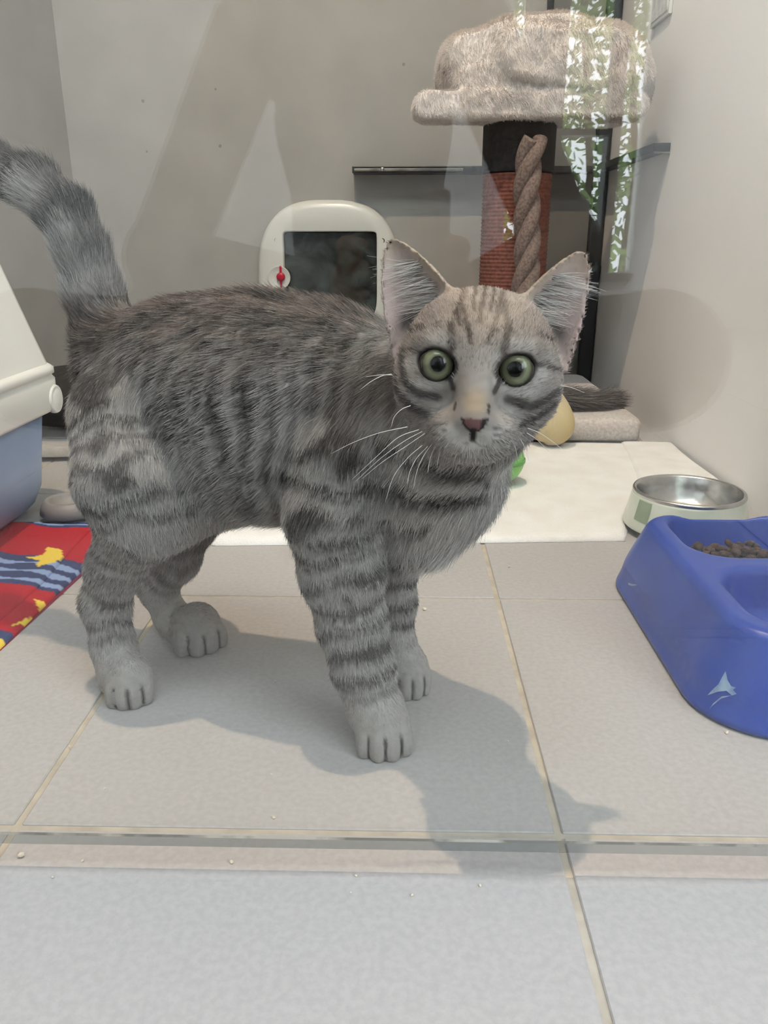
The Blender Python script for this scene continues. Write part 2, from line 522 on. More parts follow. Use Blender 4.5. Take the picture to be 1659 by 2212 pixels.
# leafy garden behind that window
M_LEAF = mat('garden_leaf', lin(170, 192, 118), lin(96, 126, 72), rough=0.6, scale=3)
M_BARK = mat('garden_bark', lin(90, 80, 66), rough=0.9)
gx = (xa + xd) / 2
bush = empty('garden_tree', (gx, COR_Y - 1.2, -0.3)); tag(bush, 'leafy green tree outside the corridor window', 'tree')
nl = 26000
cen = np.stack([RNG.uniform(-1.1, 1.1, nl) + gx + 0.25, RNG.uniform(-1.7, -0.7, nl) + COR_Y, RNG.uniform(-0.1, 2.6, nl)], 1)
keep = vnoise(cen, 2.6, 5) + 0.45 * vnoise(cen, 7, 9) > 0.62
cen = cen[keep]; nl = len(cen)
d1 = nrm(RNG.normal(size=(nl, 3))); d2 = nrm(np.cross(d1, RNG.normal(size=(nl, 3)))); sz = RNG.uniform(0.018, 0.042, nl)[:, None]
LV = np.stack([cen - d1 * sz, cen + d2 * sz * 0.45, cen + d1 * sz, cen - d2 * sz * 0.45], 1).reshape(-1, 3)
fo = link_mesh('foliage', np_mesh('foliage', LV, np.arange(nl * 4).reshape(-1, 4)), M_LEAF, bush); fo['kind'] = 'stuff'
for k in range(4):
    x = gx + 0.05 + 0.22 * k
    tube('trunk', [(x, COR_Y - 1.2, -0.3), (x + 0.05, COR_Y - 1.2, 0.6), (x - 0.04, COR_Y - 1.25, 1.4), (x + 0.1, COR_Y - 1.2, 2.4)], [0.022, 0.018, 0.015, 0.008], M_BARK, bush)

# the glass front: clear faces, duller cut edge, rough arris
bm = box_bm(LEFT_X + 0.004, RIGHT_X - 0.004, GY0, GY1, GAP, CEIL - 0.01)
ed = [e for e in bm.edges if all(abs(v.co.z - GAP) < 1e-6 for v in e.verts) and abs(e.verts[0].co.y - e.verts[1].co.y) < 1e-6]
bmesh.ops.bevel(bm, geom=ed, offset=0.0009, segments=1, affect='EDGES')
pane = from_bm('window_1', bm, M_GLASS); tag(pane, kind='structure')
pane.data.materials.append(M_GEDGE); pane.data.materials.append(M_ARRIS)
for p in pane.data.polygons:
    if abs(p.normal.y) < 0.3: p.material_index = 1
    elif abs(p.normal.y) < 0.9: p.material_index = 2

# ------------------------------------------------------------------ hooded litter box
M_TUB = mat('blue_grey_plastic', lin(140, 160, 192), lin(134, 154, 186), rough=0.45, scale=12, bump=0.04, bscale=500)
M_HOOD = mat('cream_plastic', lin(224, 224, 219), lin(219, 219, 214), rough=0.35, scale=8)
lb = empty('litter_box', (-0.545, 0.745, 0.0)); tag(lb, 'hooded cat litter box with white lid and blue-grey tub', 'litter box')
cxb, cyb = -0.5475, 0.745
R = []
for z, hx, hy, r in ((0.0065, 0.100, 0.140, 0.05), (0.008, 0.111, 0.151, 0.05), (0.016, 0.119, 0.160, 0.05), (0.035, 0.126, 0.168, 0.05), (0.13, 0.1335, 0.1795, 0.045)):
    R.append(rrect(cxb, cyb, hx, hy, r, z))
rings('tub', R, M_TUB, lb)
R = []
for z, hx, hy, r in ((0.121, 0.1385, 0.1845, 0.045), (0.1205, 0.1435, 0.1895, 0.047), (0.124, 0.146, 0.192, 0.047), (0.155, 0.147, 0.193, 0.047), (0.159, 0.1445, 0.190, 0.045), (0.162, 0.1445, 0.190, 0.045), (0.1625, 0.147, 0.193, 0.047), (0.168, 0.147, 0.193, 0.047), (0.171, 0.144, 0.190, 0.045), (0.172, 0.136, 0.182, 0.04)):
    R.append(rrect(cxb, cyb, hx, hy, r, z))
rings('rim', R, M_HOOD, lb)
R = []
for z, hx, hy, r in ((0.170, 0.137, 0.183, 0.022), (0.20, 0.128, 0.180, 0.022), (0.34, 0.088, 0.166, 0.022), (0.372, 0.078, 0.162, 0.022), (0.385, 0.066, 0.150, 0.02), (0.39, 0.05, 0.13, 0.02)):
    R.append(rrect(cxb, cyb, hx, hy, r, z, 2))
rings('hood', R, M_HOOD, lb, smooth=False)
pl = P(108, 853, 0.888)
R = []
for dx, rr in ((0.0, 0.0165), (0.004, 0.0165), (0.006, 0.0155), (0.0065, 0.014), (0.0055, 0.0125), (0.0065, 0.011), (0.0075, 0.006)):
    R.append([(cxb + 0.1425 + dx, 0.895 + rr * math.cos(a), 0.1335 + rr * math.sin(a)) for a in np.linspace(0, 2 * math.pi, 28, endpoint=False)])
rings('latch', R, M_HOOD, lb)

# ------------------------------------------------------------------ printed red towel under the litter box
def towel_mat():
    m, nt, N, L, b = new_mat('printed_cotton')
    a = N.new('ShaderNodeAttribute'); a.attribute_name = 'coat'
    tc = N.new('ShaderNodeTexCoord'); nz = N.new('ShaderNodeTexNoise'); nz.inputs['Scale'].default_value = 900
    L.new(tc.outputs['Object'], nz.inputs['Vector'])
    bp = N.new('ShaderNodeBump'); bp.inputs['Strength'].default_value = 0.3; bp.inputs['Distance'].default_value = 0.001
    L.new(nz.outputs['Fac'], bp.inputs['Height']); L.new(bp.outputs[0], b.inputs['Normal'])
    L.new(a.outputs['Color'], b.inputs['Base Color']); b.inputs['Roughness'].default_value = 0.9; b.inputs['Specular IOR Level'].default_value = 0.15
    return m


M_TOWEL = towel_mat()


def slab(name, c, z0, th, nx, ny, m, parent=None, amp=0.001, seed=1, colour=None, sc=14, rnd=0.004):
    """cloth laid on the floor: corners c (4 xy), rounded edges, gentle undulation"""
    c = np.array(c, float)
    g = []
    us = np.linspace(0, 1, nx); vs_ = np.linspace(0, 1, ny)
    U, Vv = np.meshgrid(us, vs_, indexing='ij'); U, Vv = U.ravel(), Vv.ravel()
    XY = (c[0] * ((1 - U) * (1 - Vv))[:, None] + c[1] * (U * (1 - Vv))[:, None] + c[2] * (U * Vv)[:, None] + c[3] * ((1 - U) * Vv)[:, None])
    Lx, Ly = np.linalg.norm(c[1] - c[0]), np.linalg.norm(c[3] - c[0])
    e = np.minimum(np.minimum(U, 1 - U) * Lx, np.minimum(Vv, 1 - Vv) * Ly)
    pts3 = np.concatenate([XY, np.full((len(XY), 1), seed * 1.7)], 1)
    wob = (vnoise(pts3, 9, seed) - 0.5) * 0.010 * (1 - sstep(0, 0.05, e))
    XY = XY + np.stack([wob, (vnoise(pts3, 11, seed + 3) - 0.5) * 0.010 * (1 - sstep(0, 0.05, e))], 1)
    prof = np.sqrt(np.clip(1 - (1 - np.clip(e / rnd, 0, 1)) ** 2, 0, 1))
    h = z0 + th * (0.35 + 0.65 * prof) + amp * (vnoise(pts3, sc, seed + 7) + 0.4 * vnoise(pts3, sc * 3, seed + 9)) * prof
    top = np.column_stack([XY, h]); bot = np.column_stack([XY, np.full(len(XY), z0)])
    n = len(XY); id_ = lambda i, j: i * ny + j
    Q = [(id_(i, j), id_(i + 1, j), id_(i + 1, j + 1), id_(i, j + 1)) for i in range(nx - 1) for j in range(ny - 1)]
    B = [(id_(0, 0) + n, id_(0, ny - 1) + n, id_(nx - 1, ny - 1) + n, id_(nx - 1, 0) + n)]
    per = [id_(i, 0) for i in range(nx)] + [id_(nx - 1, j) for j in range(1, ny)] + [id_(i, ny - 1) for i in range(nx - 2, -1, -1)] + [id_(0, j) for j in range(ny - 2, 0, -1)]
    S = [(per[(k + 1) % len(per)], per[k], per[k] + n, per[(k + 1) % len(per)] + n) for k in range(len(per))]
    V = np.concatenate([top, bot])
    o = pyd(name, V, Q + B + S, m, parent, True)
    if colour is not None:
        at = o.data.attributes.new('coat', 'FLOAT_COLOR', 'POINT')
        cc = np.ones((len(V), 4), np.float32); cc[:, :3] = colour(V)
        at.data.foreach_set('color', cc.ravel())
    return o


def in_poly(x, y, poly):
    r = np.zeros(len(x), bool); n = len(poly)
    for i in range(n):
        (x0, y0), (x1, y1) = poly[i], poly[(i + 1) % n]
        c = ((y0 > y) != (y1 > y)) & (x < (x1 - x0) * (y - y0) / (y1 - y0 + 1e-12) + x0)
        r ^= c
    return r


def GP(u, v, z=0.0):
    d = FWD + RGT * (u - CX) / F_PX - UPV * (v - CY) / F_PX
    return (CAM + d * ((z - CAM[2]) / d[2]))[:2]


RED, YEL, NAVY, SKY = [np.array(lin(*c)[:3]) for c in ((178, 32, 46), (236, 206, 76), (58, 70, 112), (142, 164, 206))]
STARS = [[(18, 1343), (85, 1311), (72, 1283), (92, 1290), (113, 1302), (107, 1318), (74, 1335), (50, 1336)],
         [(57, 1200), (83, 1197), (97, 1191), (101, 1178), (133, 1183), (136, 1197), (121, 1210), (95, 1215), (75, 1223), (85, 1207)],
         [(-60, 1420), (-20, 1390), (-30, 1360), (10, 1372), (0, 1400), (-40, 1425)]]
STARS = [[GP(u, v, 0.008) for u, v in s] for s in STARS]


def towel_print(V):
    x, y = V[:, 0], V[:, 1]
    q = np.column_stack([x, y, 0 * x])
    t = (y + 0.25 * x) * 1.0 + 0.02 * (vnoise(q, 18, 3) - .5) + 0.006 * np.sin(x * 60)
    ph = (t / 0.145 + 0.40) % 1.0
    c = np.where(((ph > 0.36) & (ph < 0.80))[:, None], NAVY, RED)
    for f in (0.44, 0.56, 0.68):
        c = np.where((np.abs(ph - f) < 0.022 + 0.012 * np.sin(x * 90))[:, None], SKY, c)
    for s in STARS: c = np.where(in_poly(x, y, s)[:, None], YEL, c)
    return c


tw = empty('printed_towel', (-0.5, 0.72, 0)); tag(tw, 'folded red towel with yellow stars and blue waves, under the litter box', 'towel')
A0, A1 = GP(172, 1247, 0.004), GP(-60, 1450, 0.004)
slab('lower_fold', [A1, (-0.69, A1[1] - .01), (-0.69, 0.83), GP(300, 1132)], 0.0003, 0.0028, 150, 150, M_TOWEL, tw, amp=0.0006, seed=3, colour=towel_print, rnd=0.002)
B1 = GP(-60, 1399, 0.006)
slab('upper_fold', [B1, (-0.685, B1[1]), (-0.685, 0.82), GP(206, 1132, 0.006)], 0.0032, 0.0026, 130, 130, M_TOWEL, tw, amp=0.0006, seed=4, colour=towel_print, rnd=0.002)

# ------------------------------------------------------------------ white blankets behind the kitten
M_BLANK = mat('white_fleece', lin(243, 242, 240), lin(236, 233, 229), rough=0.95, scale=30, detail=6, bump=0.5, bscale=700, spec=0.1, sheen=0.3)
bl = empty('fleece_blanket', (0.0, 1.0, 0)); tag(bl, 'cream white fleece blanket spread on the tiles behind the kitten', 'blanket')
slab('lower_layer', [GP(455, 1180), GP(1350, 1170), (0.395, 1.216), (-0.53, 1.216)], 0.0003, 0.0045, 80, 50, M_BLANK, bl, amp=0.002, seed=5, rnd=0.004)
slab('folded_strip', [(0.30, 0.93), (0.418, 0.93), (0.42, 1.215), (0.345, 1.215)], 0.0052, 0.003, 30, 30, M_BLANK, bl, amp=0.0015, seed=6, rnd=0.003)
b2 = slab('fleece_throw', [GP(628, 1206), (0.02, 0.765), (0.03, 0.95), (-0.12, 0.95)], 0.0072, 0.004, 30, 30, M_BLANK, amp=0.001, seed=8, rnd=0.005)
tag(b2, 'small folded white cloth with grimy edge, behind the kitten front leg', 'cloth')
tag(slab('grey_runner', [(-0.60, 1.09), (-0.38, 1.115), (-0.36, 1.15), (-0.60, 1.13)], 0.0075, 0.012, 20, 12, mat('grey_felt', lin(168, 164, 156), rough=0.95, scale=60, bump=0.4), amp=0.003, seed=12, rnd=0.01),
    'rolled pale grey cloth edge lying beside the litter box', 'cloth')

# dark cushion and grey dish half hidden beside the litter box
M_CHAR = mat('charcoal_fabric', lin(52, 50, 50), lin(40, 38, 38), rough=0.95, scale=80, bump=0.4)
s = SDF(); s.ell((-0.55, 1.33, 0.055), (0.14, 0.12, 0.05))
xs, ys, zs = np.arange(-.72, -.38, .008), np.arange(1.18, 1.48, .008), np.arange(0, .13, .006)
V, Q = surface_nets(s.grid(xs, ys, zs), xs, ys, zs); V[:, 2] = np.maximum(V[:, 2], 0.0062)
tag(link_mesh('floor_cushion', np_mesh('floor_cushion', V, Q), M_CHAR), 'charcoal floor cushion half hidden behind the litter box', 'cushion')
M_GREYPL = mat('grey_plastic', lin(140, 136, 132), rough=0.5, scale=20)
dc = P(128, 1130, 0.86); 
lathe('grey_dish', [(0.030, 0.0), (0.034, 0.003), (0.032, 0.012), (0.028, 0.018), (0.025, 0.019), (0.023, 0.016), (0.020, 0.008), (0.0, 0.007)], (-0.384, 0.858, 0.0062), M_GREYPL, cap0=True, cap1=False)
gd = bpy.data.objects['grey_dish']; tag(gd, 'small grey plastic dish tucked against the litter box corner', 'dish')

# ------------------------------------------------------------------ blue double feeding bowl with kibble
M_BLUE = mat('blue_plastic', lin(38, 72, 168), lin(32, 64, 156), rough=0.34, scale=18, detail=6, spec=0.35, bump=0.03, bscale=250)
DX, DY = 0.297, 0.580
fb = empty('double_feeding_bowl', (DX, DY, 0)); tag(fb, 'blue plastic double feeding bowl with worn white mark on front', 'pet bowl')


def rbox2(x, y, hx, hy, r):
    qx, qy = np.abs(x) - (hx - r), np.abs(y) - (hy - r)
    return np.sqrt(np.maximum(qx, 0) ** 2 + np.maximum(qy, 0) ** 2) + np.minimum(np.maximum(qx, qy), 0) - r


def dish_body(X, Y, Z):
    t = np.clip(Z / 0.066, 0, 1)
    ins = 0.010 * sstep(0, 1, t) + 0.010 * np.clip((t - 0.35) / 0.65, 0, 1) ** 1.5 - 0.0035 * np.exp(-(Z / 0.010) ** 2)
    d2 = rbox2(X - DX, Y - DY, 0.0945, 0.1415, 0.055) + ins
    dz = np.abs(Z - 0.033) - 0.033
    k = 0.006
    a, b = d2 + k, dz + k
    return np.minimum(np.maximum(a, b), 0) + np.sqrt(np.maximum(a, 0) ** 2 + np.maximum(b, 0) ** 2) - k


def well(cy, hy):
    def f(X, Y, Z):
        t = np.clip((Z - 0.024) / 0.045, 0, 1)
        d2 = rbox2(X - DX, Y - cy, 0.047 + 0.010 * t, hy - 0.008 + 0.010 * t, 0.034)
        dz = 0.026 - Z
        k = 0.010; a, b = d2 + k, dz + k
        return np.minimum(np.maximum(a, b), 0) + np.sqrt(np.maximum(a, 0) ** 2 + np.maximum(b, 0) ** 2) - k
    return f


s = SDF()
lo_, hi_ = (DX - .12, DY - .17, -.01), (DX + .12, DY + .17, .09)
s.fn(dish_body, lo_, hi_, k=0.001)
s.fn(well(0.649, 0.052), lo_, hi_, k=0.006, sub=True)
s.fn(well(0.521, 0.050), lo_, hi_, k=0.006, sub=True)
xs, ys, zs = np.arange(DX - .106, DX + .107, .0021), np.arange(DY - .154, DY + .155, .0021), np.arange(-.004, .076, .0019)
V, Q = surface_nets(s.grid(xs, ys, zs), xs, ys, zs); V[:, 2] = np.maximum(V[:, 2], 0.0004)
body = link_mesh('bowl_body', np_mesh('bowl_body', V, Q), M_BLUE, fb)
# worn pale mark on the front corner: thin patch following the wall
M_WORN = mat('worn_print', lin(150, 178, 205), lin(110, 140, 190), rough=0.5, scale=120)
dg = bpy.context.evaluated_depsgraph_get()
from mathutils.bvhtree import BVHTree
bvh = BVHTree.FromPolygons([tuple(v) for v in V], [tuple(q) for q in Q])


def decal(name, polys, m, parent, off=0.0005):
    """outline points seen at photo pixels, dropped on the bowl wall"""
    bm = bmesh.new()
    for poly in polys:
        vs_ = []
        for u, v in poly:
            d = Vector(FWD + RGT * (u - CX) / F_PX - UPV * (v - CY) / F_PX).normalized()
            h = bvh.ray_cast(Vector(CAM), d)
            if h[0] is None: continue
            vs_.append(bm.verts.new(h[0] + h[1] * (off if h[1].dot(d) < 0 else -off)))
        if len(vs_) > 2: bm.faces.new(vs_)
    bmesh.ops.triangulate(bm, faces=bm.faces[:])
    return from_bm(name, bm, m, parent)


decal('worn_mark', [[(1568, 1450), (1573, 1470), (1580, 1482), (1590, 1485), (1584, 1490), (1592, 1499), (1582, 1502), (1570, 1492), (1552, 1494), (1529, 1502), (1540, 1490), (1553, 1478), (1560, 1464)],
                     [(1582, 1502), (1560, 1508), (1540, 1524), (1533, 1532), (1542, 1519), (1560, 1504)]], M_WORN, fb)
decal('scuff', [[(1358, 1259), (1368, 1262), (1378, 1264), (1366, 1266), (1359, 1264)]], M_WORN, fb)

M_KIB = mat('kibble', lin(74, 52, 44), lin(52, 36, 32), rough=0.8, scale=300, bump=0.5, bscale=500)
km = bmesh.new(); bmesh.ops.create_icosphere(km, subdivisions=2, radius=0.0046)
for v in km.verts:
    v.co.z *= 0.62; v.co *= 1 + 0.08 * math.sin(v.co.x * 1500) * math.cos(v.co.y * 1300)
kme = bpy.data.meshes.new('kibble'); km.to_mesh(kme); km.free(); kme.materials.append(M_KIB); kme.polygons.foreach_set('use_smooth', [True] * len(kme.polygons))
rows = []
for layer, (n, z, hw) in enumerate(((46, 0.0305, 0.037), (38, 0.0362, 0.034), (28, 0.0418, 0.029), (20, 0.0474, 0.023), (9, 0.0526, 0.016))):
    tries = 0; here = []
    while len(here) < n and tries < 4000:
        tries += 1
        x = DX - 0.004 + random.uniform(-hw - .004, hw + .004); y = 0.646 + random.uniform(-hw, hw) * 0.85
        if all((x - a) ** 2 + (y - b) ** 2 > 0.0076 ** 2 for a, b in here): here.append((x, y))
    rows += [(x, y, z + random.uniform(-.0004, .0008)) for x, y in here]
for x, y, z in rows:
    k = bpy.data.objects.new('kibble', kme); COL.objects.link(k); k.location = (x, y, z)
    k.rotation_euler = (random.uniform(-.5, .5), random.uniform(-.5, .5), random.uniform(0, 6))
    tag(k, 'brown kibble piece in the far well of the blue bowl', 'kibble', 'kibble in the blue bowl')

# ------------------------------------------------------------------ steel water bowl
M_STEEL = mat('brushed_steel', lin(200, 198, 194), lin(180, 178, 174), rough=0.24, scale=60, metal=1.0)
M_ENAM = mat('pale_enamel', lin(226, 228, 216), lin(205, 214, 196), rough=0.3, scale=25)
sb = empty('steel_water_bowl', (0.312, 0.836, 0.006)); tag(sb, 'round steel water bowl with pale flared outside, behind the blue bowl', 'pet bowl')
cb = (0.316, 0.832, 0.0082)
lathe('flared_skirt', [(0.066, 0.0), (0.0665, 0.003), (0.0625, 0.020), (0.0595, 0.034), (0.0588, 0.0365), (0.055, 0.0365), (0.056, 0.02), (0.060, 0.003)], cb, M_ENAM, sb, cap0=False, cap1=False)
lathe('steel_cup', [(0.0588, 0.036), (0.0595, 0.0385), (0.0585, 0.0405), (0.0562, 0.0405), (0.0545, 0.0385), (0.0525, 0.028), (0.048, 0.013), (0.040, 0.0075), (0.02, 0.006), (0.0, 0.006)], cb, M_STEEL, sb, cap0=False, cap1=False)
M_TAPE = mat('grey_green_tape', lin(150, 166, 140), rough=0.5)
R = []
for z, rr in ((0.012, 0.0650), (0.022, 0.0628), (0.034, 0.0603)):
    R.append([(cb[0] + rr * math.cos(a), cb[1] + rr * math.sin(a), cb[2] + z) for a in np.linspace(math.radians(196), math.radians(214), 8)])
Vt = [p for r in R for p in r]; pyd('tape_patch', Vt, [(i * 8 + j, i * 8 + j + 1, i * 8 + 8 + j + 1, i * 8 + 8 + j) for i in range(2) for j in range(7)], M_TAPE, sb, True)

# ------------------------------------------------------------------ cat flap in the back wall
M_FLAP = None
cf = empty('cat_flap', (-0.16, BACK_Y, 0.11)); tag(cf, 'white arched cat flap with dark window and red lock', 'cat flap')
fy = BACK_Y - 0.001
fL, fR_, fT, fB = P(560, 600, BACK_Y)[0], P(866, 600, BACK_Y)[0], P(720, 432, BACK_Y)[2], P(800, 745, BACK_Y)[2]
fcx, fw = (fL + fR_) / 2, (fR_ - fL) / 2
oL, oR_, oT, oB = P(614, 600, BACK_Y - .03)[0], P(814, 600, BACK_Y - .03)[0], P(720, 500, BACK_Y - .03)[2], P(760, 700, BACK_Y - .03)[2]
ocx, ow = (oL + oR_) / 2, (oR_ - oL) / 2


def flap_outline(grow, n=72):
    pts = []
    zc_ = fB + (fT - fB) * 0.43
    for k in range(n):
        a = 2 * math.pi * k / n; c, s_ = math.cos(a), math.sin(a)
        e = 2 / 2.9
        x = math.copysign(abs(c) ** e, c) * (fw + grow)
        z = math.copysign(abs(s_) ** (2 / 2.5 if s_ > 0 else 2 / 3.5), s_) * ((fT - zc_ if s_ > 0 else zc_ - fB) + grow)
        pts.append((fcx + x, zc_ + z))
    return pts


def hole_outline(grow, n=72):
    pts = []; hz = (oT - oB) / 2; z0 = (oT + oB) / 2
    for k in range(n):
        a = 2 * math.pi * k / n; c, s_ = math.cos(a), math.sin(a)
        ex = 2 / 26.0 if s_ > 0 else 2 / 5.0
        x = math.copysign(abs(c) ** ex, c) * (ow + grow); z = math.copysign(abs(s_) ** ex, s_) * (hz + grow)
        pts.append((ocx + x, z0 + z))
    return pts


R = []
for pts, y in ((flap_outline(0), fy), (flap_outline(0.0), fy - 0.012), (flap_outline(-0.003), fy - 0.020), (flap_outline(-0.009), fy - 0.025), (flap_outline(-0.020), fy - 0.028), (hole_outline(0.002), fy - 0.030), (hole_outline(0.0), fy - 0.029), (hole_outline(-0.0005), fy - 0.004)):
    R.append([(x, y, z) for x, z in pts])
rings('frame', R, M_WHITEPL, cf, cap0=False, cap1=False)


def flap_mat():
    m, nt, N, L, b = new_mat('smoked_flap_window')
    tc = N.new('ShaderNodeTexCoord'); nz = N.new('ShaderNodeTexNoise'); nz.inputs['Scale'].default_value = 11; nz.inputs['Detail'].default_value = 5; nz.inputs['Distortion'].default_value = 1.2
    L.new(tc.outputs['Object'], nz.inputs['Vector'])
    cr = N.new('ShaderNodeValToRGB'); cr.color_ramp.elements[0].position = 0.40; cr.color_ramp.elements[1].position = 0.75
    cr.color_ramp.elements[0].color = lin(36, 38, 36); cr.color_ramp.elements[1].color = lin(84, 94, 94)  # pale swirl: a reflection painted into the dark pane
    L.new(nz.outputs['Fac'], cr.inputs[0]); L.new(cr.outputs[0], b.inputs['Base Color']); b.inputs['Roughness'].default_value = 0.12
    return m


h_ = [(x, z) for x, z in hole_outline(-0.0022)]
R = [[(x, y, z) for x, z in h_] for y in (fy - 0.016, fy - 0.012)]
rings('flap_window', R, flap_mat(), cf, smooth=False)
M_HOLE = mat('dark_screw', lin(60, 58, 54), rough=0.5, metal=0.6)
for u, v in ((598, 519), (826, 520)):
    p = P(u, v, fy - .028); R = []
    for dy, rr in ((0.0, 0.0052), (-0.0012, 0.005), (-0.0008, 0.0032), (0.001, 0.0018)):
        R.append([(p[0] + rr * math.cos(a), fy - 0.0278 + dy, p[2] + rr * math.sin(a)) for a in np.linspace(0, 2 * math.pi, 14, endpoint=False)])
    rings('screw', R, M_HOLE, cf)
M_RED = mat('red_plastic', lin(196, 30, 62), lin(180, 24, 56), rough=0.3)
p = P(603, 600, fy - .03)
ld = rings('lock_dial', [[(p[0] + rr * math.cos(a), fy - dy, p[2] + rr * math.sin(a)) for a in np.linspace(0, 2 * math.pi, 28, endpoint=False)] for dy, rr in ((0.026, 0.0245), (0.0305, 0.0242), (0.0312, 0.0235), (0.0300, 0.022), (0.0300, 0.004))], M_WHITEPL, cf)
pk = (p[0] + 0.004, p[2] + 0.002)
kn = rings('lock_knob', [[(pk[0] + rr * math.cos(a), fy - dy, pk[1] + rr * math.sin(a)) for a in np.linspace(0, 2 * math.pi, 20, endpoint=False)] for dy, rr in ((0.029, 0.0092), (0.036, 0.009), (0.0375, 0.0075), (0.038, 0.003))], M_RED, cf)
box('pointer', pk[0] - 0.0022, pk[0] + 0.0022, fy - 0.034, fy - 0.030, pk[1] - 0.0225, pk[1] + 0.0225, M_RED, kn, bev=0.001)

# ------------------------------------------------------------------ dark rails on the walls
M_RAIL = mat('dark_rail', lin(58, 60, 62), lin(46, 48, 50), rough=0.35, scale=30, metal=0.4)
M_RAILF = mat('brushed_rail_face', lin(136, 134, 128), lin(100, 100, 98), rough=0.35, scale=40, metal=0.5)
zr = P(780, 366, BACK_Y - .05)[2]
xr0 = P(761, 366, BACK_Y - .05)[0]
rl = empty('wall_rail', (xr0, BACK_Y, zr)); tag(rl, 'long dark metal rail with pale face across the back wall', 'rail')
box('rail_body', xr0, RIGHT_X - 0.034, BACK_Y - 0.055, BACK_Y - 0.0005, zr - 0.007, zr + 0.006, M_RAIL, rl, bev=0.001)
box('rail_face', xr0 + 0.004, P(1000, 366, BACK_Y - .05)[0], BACK_Y - 0.0575, BACK_Y - 0.0545, zr - 0.004, zr + 0.001, M_RAILF, rl, bev=0.0006)
for u in (826, 1188):
    q = P(u, 366, BACK_Y - .058)
    rings('screw', [[(q[0] + rr * math.cos(a), BACK_Y - dy, zr + rr * math.sin(a)) for a in np.linspace(0, 2 * math.pi, 12, endpoint=False)] for dy, rr in ((0.054, 0.0042), (0.0595, 0.004), (0.0605, 0.002))], M_STEEL, rl)
q0, q1 = P(1436, 320, 1.387), None
rr_ = empty('wall_rail', (RIGHT_X, 1.6, 0.445)); tag(rr_, 'short dark rail with pale lower lip on the cream side wall', 'rail')
box('rail_body', RIGHT_X - 0.027, RIGHT_X - 0.0005, 1.387, BACK_Y - 0.026, 0.4405, 0.4535, M_RAIL, rr_, bev=0.001)
box('rail_lip', RIGHT_X - 0.027, RIGHT_X - 0.001, 1.3855, 1.3885, 0.4375, 0.4405, M_RAILF, rr_, bev=0.0005)

# small notice on the side wall
M_PAPER = mat('notice_paper', lin(226, 228, 226), lin(190, 196, 196), rough=0.6, scale=60)
nt_ = empty('wall_notice', (RIGHT_X, 1.52, 0.72)); tag(nt_, 'small framed notice high on the cream side wall', 'notice')
box('notice_frame', RIGHT_X - 0.006, RIGHT_X - 0.0005, 1.455, 1.555, 0.648, 0.79, M_WHITEPL, nt_, bev=0.001)
box('notice_sheet', RIGHT_X - 0.0072, RIGHT_X - 0.0055, 1.462, 1.548, 0.655, 0.783, M_PAPER, nt_)

# ------------------------------------------------------------------ scratching tree
M_CARPET = mat('grey_carpet', lin(226, 220, 217), lin(204, 197, 193), rough=0.95, scale=220, bump=0.8, bscale=600, spec=0.1, sheen=0.2)
M_SISAL = mat('red_brown_sisal', lin(132, 76, 62), lin(100, 56, 46), rough=0.85, scale=160, bump=0.4)
M_BLACK = mat('black_felt', lin(40, 38, 39), lin(30, 29, 30), rough=0.9, scale=120, bump=0.4)
M_ROPE = mat('taupe_rope', lin(140, 122, 114), lin(104, 88, 82), rough=0.9, scale=260, bump=0.6, bscale=700)
M_PLUSH = attr_mat('beige_plush', rough=0.9, spec=0.1)
PX, PY = P(1114, 450, 1.44)[0], 1.44
ct = empty('scratching_tree', (PX, PY, 0.008)); tag(ct, 'cat scratching tree with plush bed, red-brown sisal post and grey base', 'cat tree')
R = []
X0, X1, Y0, Y1 = 0.015, P(1384, 950, 1.224)[0], 1.222, 1.665
for z, ins, r in ((0.0062, 0.003, 0.012), (0.010, 0.0, 0.014), (0.033, 0.0, 0.014), (0.039, 0.003, 0.014), (0.0415, 0.010, 0.012)):
    R.append(rrect((X0 + X1) / 2, (Y0 + Y1) / 2, (X1 - X0) / 2 - ins, (Y1 - Y0) / 2 - ins, r, z, 4))
rings('base_board', R, M_CARPET, ct)
zs0 = P(1100, 372, PY)[2]; prad = 0.058
prof = [(0.0, 0.0)]
pitch = 0.0062; nco = int((zs0 - 0.04) / pitch)
pp = []
for i in range(nco):
    for t in (0.0, 0.25, 0.5, 0.75):
        pp.append((prad - 0.0022 + 0.0022 * math.sin(math.pi * t + 0.25), i * pitch + t * pitch))
lathe('sisal_post', pp, (PX, PY, 0.040), M_SISAL, ct, n=40)
zt = P(1114, 245, PY)[2]
lathe('black_sleeve', [(prad + 0.0005, 0), (prad + 0.002, 0.003), (prad + 0.002, zt - zs0 - 0.006), (prad - 0.004, zt - zs0 + 0.012)], (PX, PY, zs0 - 0.002), M_BLACK, ct, n=40)
# rope: three strands twisted
rope = empty('rope', (PX, PY - prad - 0.03, 0.3)); rope.parent = ct; rope.matrix_parent_inverse = Matrix.Translation(-Vector(ct.location))
YR = PY - prad - 0.021
path = [P(1152, 300, YR), P(1140, 370, YR), P(1138, 450, YR), P(1139, 530, YR), P(1136, 600, YR), P(1120, 690, YR), P(1105, 760, YR)]
def cr_spline(pts, n):
    pts = [np.asarray(p, float) for p in pts]; pts = [2 * pts[0] - pts[1]] + pts + [2 * pts[-1] - pts[-2]]; out = []
    for i in range(1, len(pts) - 2):
        for t in np.linspace(0, 1, n, endpoint=False):
            a, b, c, d = pts[i - 1:i + 3]
            out.append(0.5 * (2 * b + (c - a) * t + (2 * a - 5 * b + 4 * c - d) * t * t + (-a + 3 * b - 3 * c + d) * t ** 3))
    out.append(pts[-2]); return out
sp = cr_spline(path, 14); cum = 0; ang = []
